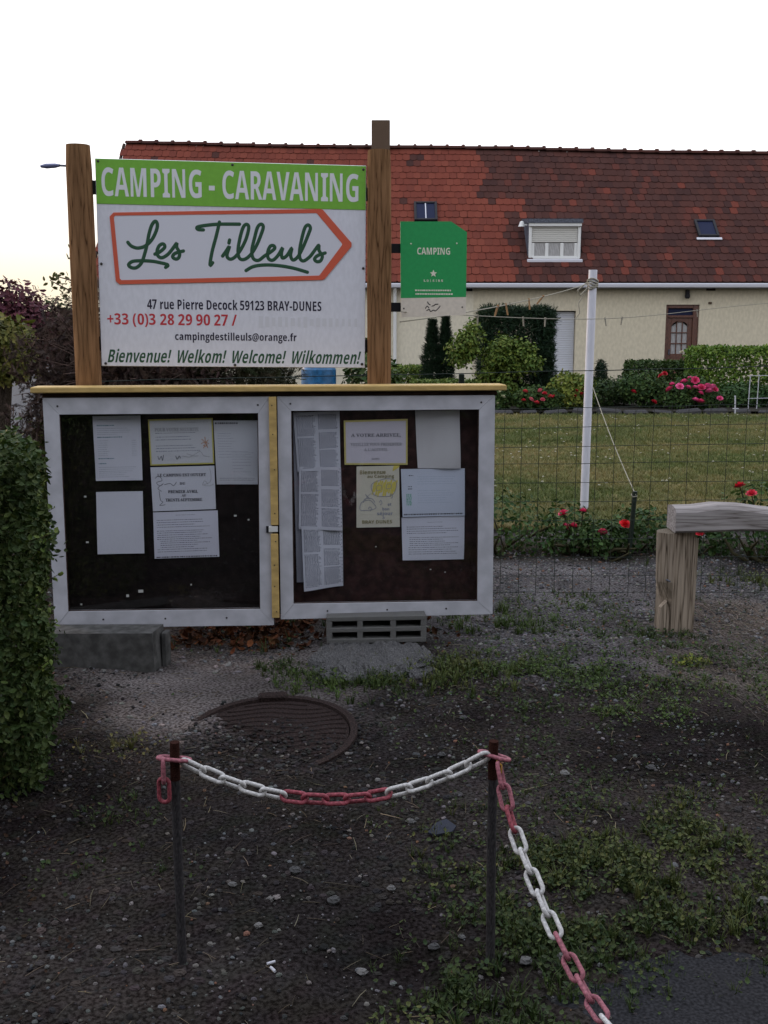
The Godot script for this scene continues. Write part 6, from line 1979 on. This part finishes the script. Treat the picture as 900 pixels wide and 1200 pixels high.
	for p in [[-0.215, -4.30, 0.16, 800, 0.07, g1, g2], [0.20, -4.45, 0.22, 1000, 0.08, g1, y1], [0.05, -4.32, 0.14, 400, 0.05, g0, g1], [0.62, -4.50, 0.26, 1100, 0.05, g1, g2], [0.92, -4.40, 0.24, 1100, 0.05, g1, g2], [0.75, -4.22, 0.3, 700, 0.04, g0, g1], [0.60, -5.25, 0.2, 700, 0.09, g1, g2], [0.80, -5.1, 0.2, 400, 0.06, g0, g1], [1.05, -5.5, 0.3, 900, 0.06, g1, g2], [1.30, -4.98, 0.18, 500, 0.06, g0, g1], [0.97, -3.98, 0.16, 700, 0.05, g1, g2], [1.50, -4.62, 0.25, 600, 0.05, g0, g1], [1.42, -4.2, 0.3, 500, 0.05, g1, y1], [1.36, -4.55, 0.06, 160, 0.05, y1, Color(0.2, 0.22, 0.03)], [0.26, -2.78, 0.12, 420, 0.05, g0, g1], [0.45, -2.74, 0.16, 700, 0.05, g0, g1], [0.62, -2.62, 0.25, 2000, 0.07, g0, y1], [0.55, -2.47, 0.18, 1500, 0.06, g0, g1], [0.75, -2.78, 0.2, 800, 0.05, g1, y1], [0.95, -3.02, 0.16, 600, 0.06, g0, y1], [0.66, -3.2, 0.16, 300, 0.04, g0, g1], [0.5, -3.5, 0.2, 300, 0.04, g0, g1], [0.17, -2.2, 0.10, 420, 0.06, g0, g1], [0.28, -2.10, 0.12, 600, 0.07, g0, g1], [0.34, -2.38, 0.14, 700, 0.06, g0, g1], [-0.45, -4.48, 0.10, 260, 0.07, g0, g1], [2.15, -6.15, 0.2, 500, 0.1, g1, y1], [2.0, -6.9, 0.35, 500, 0.07, g0, g1], [-0.78, -3.1, 0.12, 160, 0.05, g0, g1], [-0.72, -2.7, 0.16, 160, 0.04, g0, g1], [-0.95, -3.6, 0.12, 160, 0.06, g1, Color(0.16, 0.13, 0.05)], [-0.45, -5.2, 0.5, 500, 0.1, g0, g1], [0.35, -2.0, 0.1, 300, 0.05, g0, g1], [1.9, -5.6, 0.3, 200, 0.05, g0, g1], [0.08, -2.03, 0.08, 160, 0.06, g1, y1], [0.85, -4.5, 0.6, 2200, 0.045, g0, g2], [1.25, -4.75, 0.5, 900, 0.05, g0, g2], [0.6, -3.9, 0.45, 600, 0.035, g0, g1], [0.7, -2.75, 0.42, 2000, 0.05, g0, y1], [0.5, -2.45, 0.3, 1500, 0.05, g0, g1], [0.95, -2.85, 0.35, 1100, 0.05, g0, y1], [0.3, -2.2, 0.22, 900, 0.05, g0, g1], [1.3, -3.3, 0.5, 500, 0.035, g0, g1], [1.6, -4.3, 0.5, 900, 0.05, g0, g2], [0.35, -3.1, 0.3, 350, 0.035, g0, g1], [0.3, -4.42, 0.25, 700, 0.09, g1, y1], [-0.1, -4.30, 0.25, 700, 0.07, g0, g1]]:
		weed_patch(wx, wc, gx, gc, p[0], p[1], p[2], p[3], p[4], p[5], p[6])
	# loose seedlings everywhere
	for i in 1500:
		var x := rv(-1.2, 2.4)
		var z := rv(-5.6, -1.9)
		if x > 0.3 and z > -2.3:
			continue
		var n := patch_noise.get_noise_2d(x * 30.0 + 7.0, z * 30.0)
		if n + (0.12 if x > 0.2 else -0.22) < rv(-0.1, 0.35):
			continue
		var k := rv(0.008, 0.016)
		wx.append(Transform3D(facing((Vector3.UP + rdir() * 0.6).normalized(), rv(0, TAU)).scaled(Vector3(k, k, k)), Vector3(x, ground_y(x, z) + 0.006, z)))
		wc.append(vary(g0.lerp(g1, rng.randf()), 0.3))
	tag(scatter("weeds", leaf_mesh(1.0, 0.7), M.leaf, wx, wc, self), "low leafy weeds growing in patches on the stony soil", "weeds")
	tag(scatter("grass_tufts", tuft_mesh(1.0, 0.42, 8, 9), M.leaf, gx, gc, self), "thin green grass tufts among the weeds on the soil", "grass")

	# gravel
	for v in 3:
		var xs := []
		var cs := []
		for i in 22000:
			var z := -1.5 - pow(rng.randf(), 0.8) * 5.6
			var x := rv(-1.3, 1.3) * (0.6 + 0.33 * -z) + 0.2
			var n := patch_noise.get_noise_2d(x * 50.0, z * 50.0 + 30.0)
			var dense := 0.42 + n * 0.8 + (0.35 if z < -4.6 and x > 0.4 else 0.0)
			if x > 0.36 and z > -2.2: dense = 0.2
			dense -= 0.55 * zone(x, z, -0.62, -4.2, 0.7, 0.5)
			if rng.randf() > dense:
				continue
			var s := 0.004 + 0.013 * pow(rng.randf(), 2.6) + (0.004 if z < -4.0 else 0.0)
			if rng.randf() < 0.012: s *= 1.8
			xs.append(Transform3D(Basis.from_euler(Vector3(rv(-0.5, 0.5), rv(0, TAU), rv(-0.5, 0.5))).scaled(Vector3(s * rv(0.8, 1.3), s, s)), Vector3(x, ground_y(x, z) + s * 0.12, z)))
			var g := pow(rng.randf(), 2.2)
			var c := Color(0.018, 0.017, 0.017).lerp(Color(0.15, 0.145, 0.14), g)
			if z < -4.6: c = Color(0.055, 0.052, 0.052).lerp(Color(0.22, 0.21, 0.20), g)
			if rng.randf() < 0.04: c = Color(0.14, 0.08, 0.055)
			cs.append(vary(c, 0.15))
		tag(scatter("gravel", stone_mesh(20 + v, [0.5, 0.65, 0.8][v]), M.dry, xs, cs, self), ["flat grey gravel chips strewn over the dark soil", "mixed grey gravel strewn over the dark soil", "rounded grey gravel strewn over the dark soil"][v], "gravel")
	# clods of dark earth
	var kx := []
	var kc := []
	for i in 26000:
		var z7 := -1.5 - pow(rng.randf(), 0.8) * 4.6
		var x7 := rv(-1.3, 1.3) * (0.6 + 0.33 * -z7) + 0.1
		if x7 > 0.30 and z7 > -2.35: continue
		var n7 := patch_noise.get_noise_2d(x7 * 45.0 + 11.0, z7 * 45.0)
		if rng.randf() > 0.55 + n7 * 1.3 - 0.5 * zone(x7, z7, -0.62, -4.2, 0.7, 0.5): continue
		var s7 := 0.006 + 0.022 * pow(rng.randf(), 3.0)
		kx.append(Transform3D(Basis.from_euler(Vector3(rv(-0.4, 0.4), rv(0, TAU), rv(-0.4, 0.4))).scaled(Vector3(s7 * rv(0.8, 1.5), s7 * 0.7, s7)), Vector3(x7, ground_y(x7, z7) + s7 * 0.05, z7)))
		var c7 := soil(x7, z7)
		kc.append(vary(Color(c7.r, c7.g, c7.b), 0.35))
	tag(scatter("earth_clods", stone_mesh(31, 0.75), M.dry, kx, kc, self), "small dark crumbs and clods of earth on the bare ground", "earth")
	# dead leaves under the board
	var dx := []
	var dc := []
	for i in 720:
		var x := rv(-0.98, -0.36) if i < 560 else rv(-1.0, 0.35)
		var z := rv(-5.3, -4.78) if i < 560 else rv(-5.4, -4.7)
		var k := rv(0.025, 0.05)
		dx.append(Transform3D(facing((Vector3.UP + rdir() * 0.9).normalized(), rv(0, TAU)).scaled(Vector3(k, k, k)), Vector3(x, ground_y(x, z) + rv(0.0, 0.05 if i < 560 else 0.015), z)))
		dc.append(vary(Color(0.11, 0.042, 0.02).lerp(Color(0.04, 0.024, 0.017), rng.randf()), 0.3))
	for i in 320:
		var x3 := rv(-1.25, -0.75)
		var z3 := rv(-3.6, -2.0)
		var k3 := rv(0.008, 0.02)
		dx.append(Transform3D(facing((Vector3.UP + rdir() * 0.5).normalized(), rv(0, TAU)).scaled(Vector3(k3, k3, k3)), Vector3(x3, ground_y(x3, z3) + 0.006, z3)))
		dc.append(vary(Color(0.042, 0.027, 0.02), 0.4))
	tag(scatter("dead_leaves", leaf_mesh(1.0, 0.6, 0.5, 0.5), M.dry, dx, dc, self), "reddish brown dead leaves lying under the notice board and hedge", "leaves")
	# straws and bark chips
	var tx := []
	var tc := []
	var stick := MB.new()
	stick.tube([Vector3(-0.5, 0, 0), Vector3(-0.1, 0.03, 0.02), Vector3(0.5, 0, -0.02)], [0.014, 0.017, 0.010], 5)
	for i in 1500:
		var z4 := -1.7 - rng.randf() * 3.6
		var x4 := rv(-1.1, 1.1) * (0.5 + 0.3 * -z4) + 0.15
		if x4 > 0.36 and z4 > -2.3:
			continue
		var s4 := rv(0.018, 0.055)
		if rng.randf() < 0.03: s4 = rv(0.08, 0.14)
		tx.append(Transform3D(Basis.from_euler(Vector3(rv(-0.2, 0.2), rv(0, TAU), rv(-0.12, 0.12))).scaled(Vector3(s4, minf(s4, 0.06) * 1.3, minf(s4, 0.06) * 1.3)), Vector3(x4, ground_y(x4, z4) + 0.004, z4)))
		tc.append(vary(Color(0.055, 0.045, 0.035).lerp(Color(0.22, 0.18, 0.12), pow(rng.randf(), 2.5)), 0.2))
	for i in 1800:
		var x5 := rv(1.4, 2.8)
		var z5 := rv(-5.6, -3.9)
		var s5 := rv(0.015, 0.035)
		tx.append(Transform3D(Basis.from_euler(Vector3(rv(-0.3, 0.3), rv(0, TAU), rv(-0.2, 0.2))).scaled(Vector3(s5, s5 * 2.2, s5 * 6.0)), Vector3(x5, ground_y(x5, z5) + 0.005, z5)))
		tc.append(vary(Color(0.10, 0.08, 0.065).lerp(Color(0.22, 0.19, 0.16), rng.randf()), 0.25))
	tag(scatter("straw_and_chips", stick.mesh(), M.dry, tx, tc, self), "dry straws, twigs and bark chips littering the soil", "litter")

	# single stones that stand out
	var spots := [[-0.13, -2.55], [0.02, -2.62], [-0.31, -2.43], [0.12, -2.35], [0.19, -2.40], [-0.05, -2.25], [-0.24, -2.7], [0.33, -2.28], [0.42, -2.30], [0.5, -2.33], [-0.4, -2.62], [0.6, -3.35], [0.85, -2.95], [1.05, -2.7], [0.98, -2.55], [0.9, -3.4], [0.08, -3.0], [-0.02, -3.3], [0.2, -3.5], [-0.6, -2.9], [-0.35, -4.0], [0.3, -3.85], [1.1, -3.9], [-0.7, -3.9]]
	var smt := []
	for i in 3:
		smt.append(grained(lin([0.12, 0.19, 0.26][i], [0.118, 0.185, 0.25][i], [0.118, 0.18, 0.24][i]), 0.5, Vector3(20, 20, 20), 0.9, 130 + i, 0.05))
	for i in spots.size():
		var st := part("stone", stone_mesh(40 + i % 5, 0.7), smt[i % 3], self)
		var s6 := rv(0.018, 0.032)
		st.transform = Transform3D(Basis(Vector3.UP, rv(0, TAU)).scaled(Vector3(s6 * 1.2, s6, s6)), Vector3(spots[i][0], ground_y(spots[i][0], spots[i][1]) + s6 * 0.22, spots[i][1]))
		tag(st, "pale rounded pebble lying loose on the dark soil", "stone", "loose pebbles on the soil")
	var sl := MB.new()
	sl.slab([Vector2(-0.045, 0.012), Vector2(-0.03, 0.03), Vector2(0.022, 0.035), Vector2(0.046, 0.014), Vector2(0.034, -0.03), Vector2(-0.006, -0.022)], -0.004, 0.003)
	var sh := part("slate_shard", sl.mesh(), mat(lin(0.022, 0.025, 0.036), 0.7), self)
	sh.position = Vector3(0.165, ground_y(0.165, -2.94) + 0.012, -2.94)
	sh.rotation = Vector3(0.14, 0.4, 0.05)
	tag(sh, "flat bluish slate shard lying beside the iron post", "slate")
	for p in [[-0.262, -2.268, 0.5], [-0.255, -2.24, 2.2]]:
		var cb := MB.new()
		cb.tube([Vector3(-0.010, 0, 0), Vector3(0.010, 0, 0)], [0.0035, 0.0033], 8)
		var ce := part("cigarette_end", cb.mesh(), M.gutter, self)
		ce.position = Vector3(p[0], ground_y(p[0], p[1]) + 0.007, p[1])
		ce.rotation.y = p[2]
		tag(ce, "white cigarette end lying on the soil between the iron posts", "cigarette end", "cigarette ends on the soil")
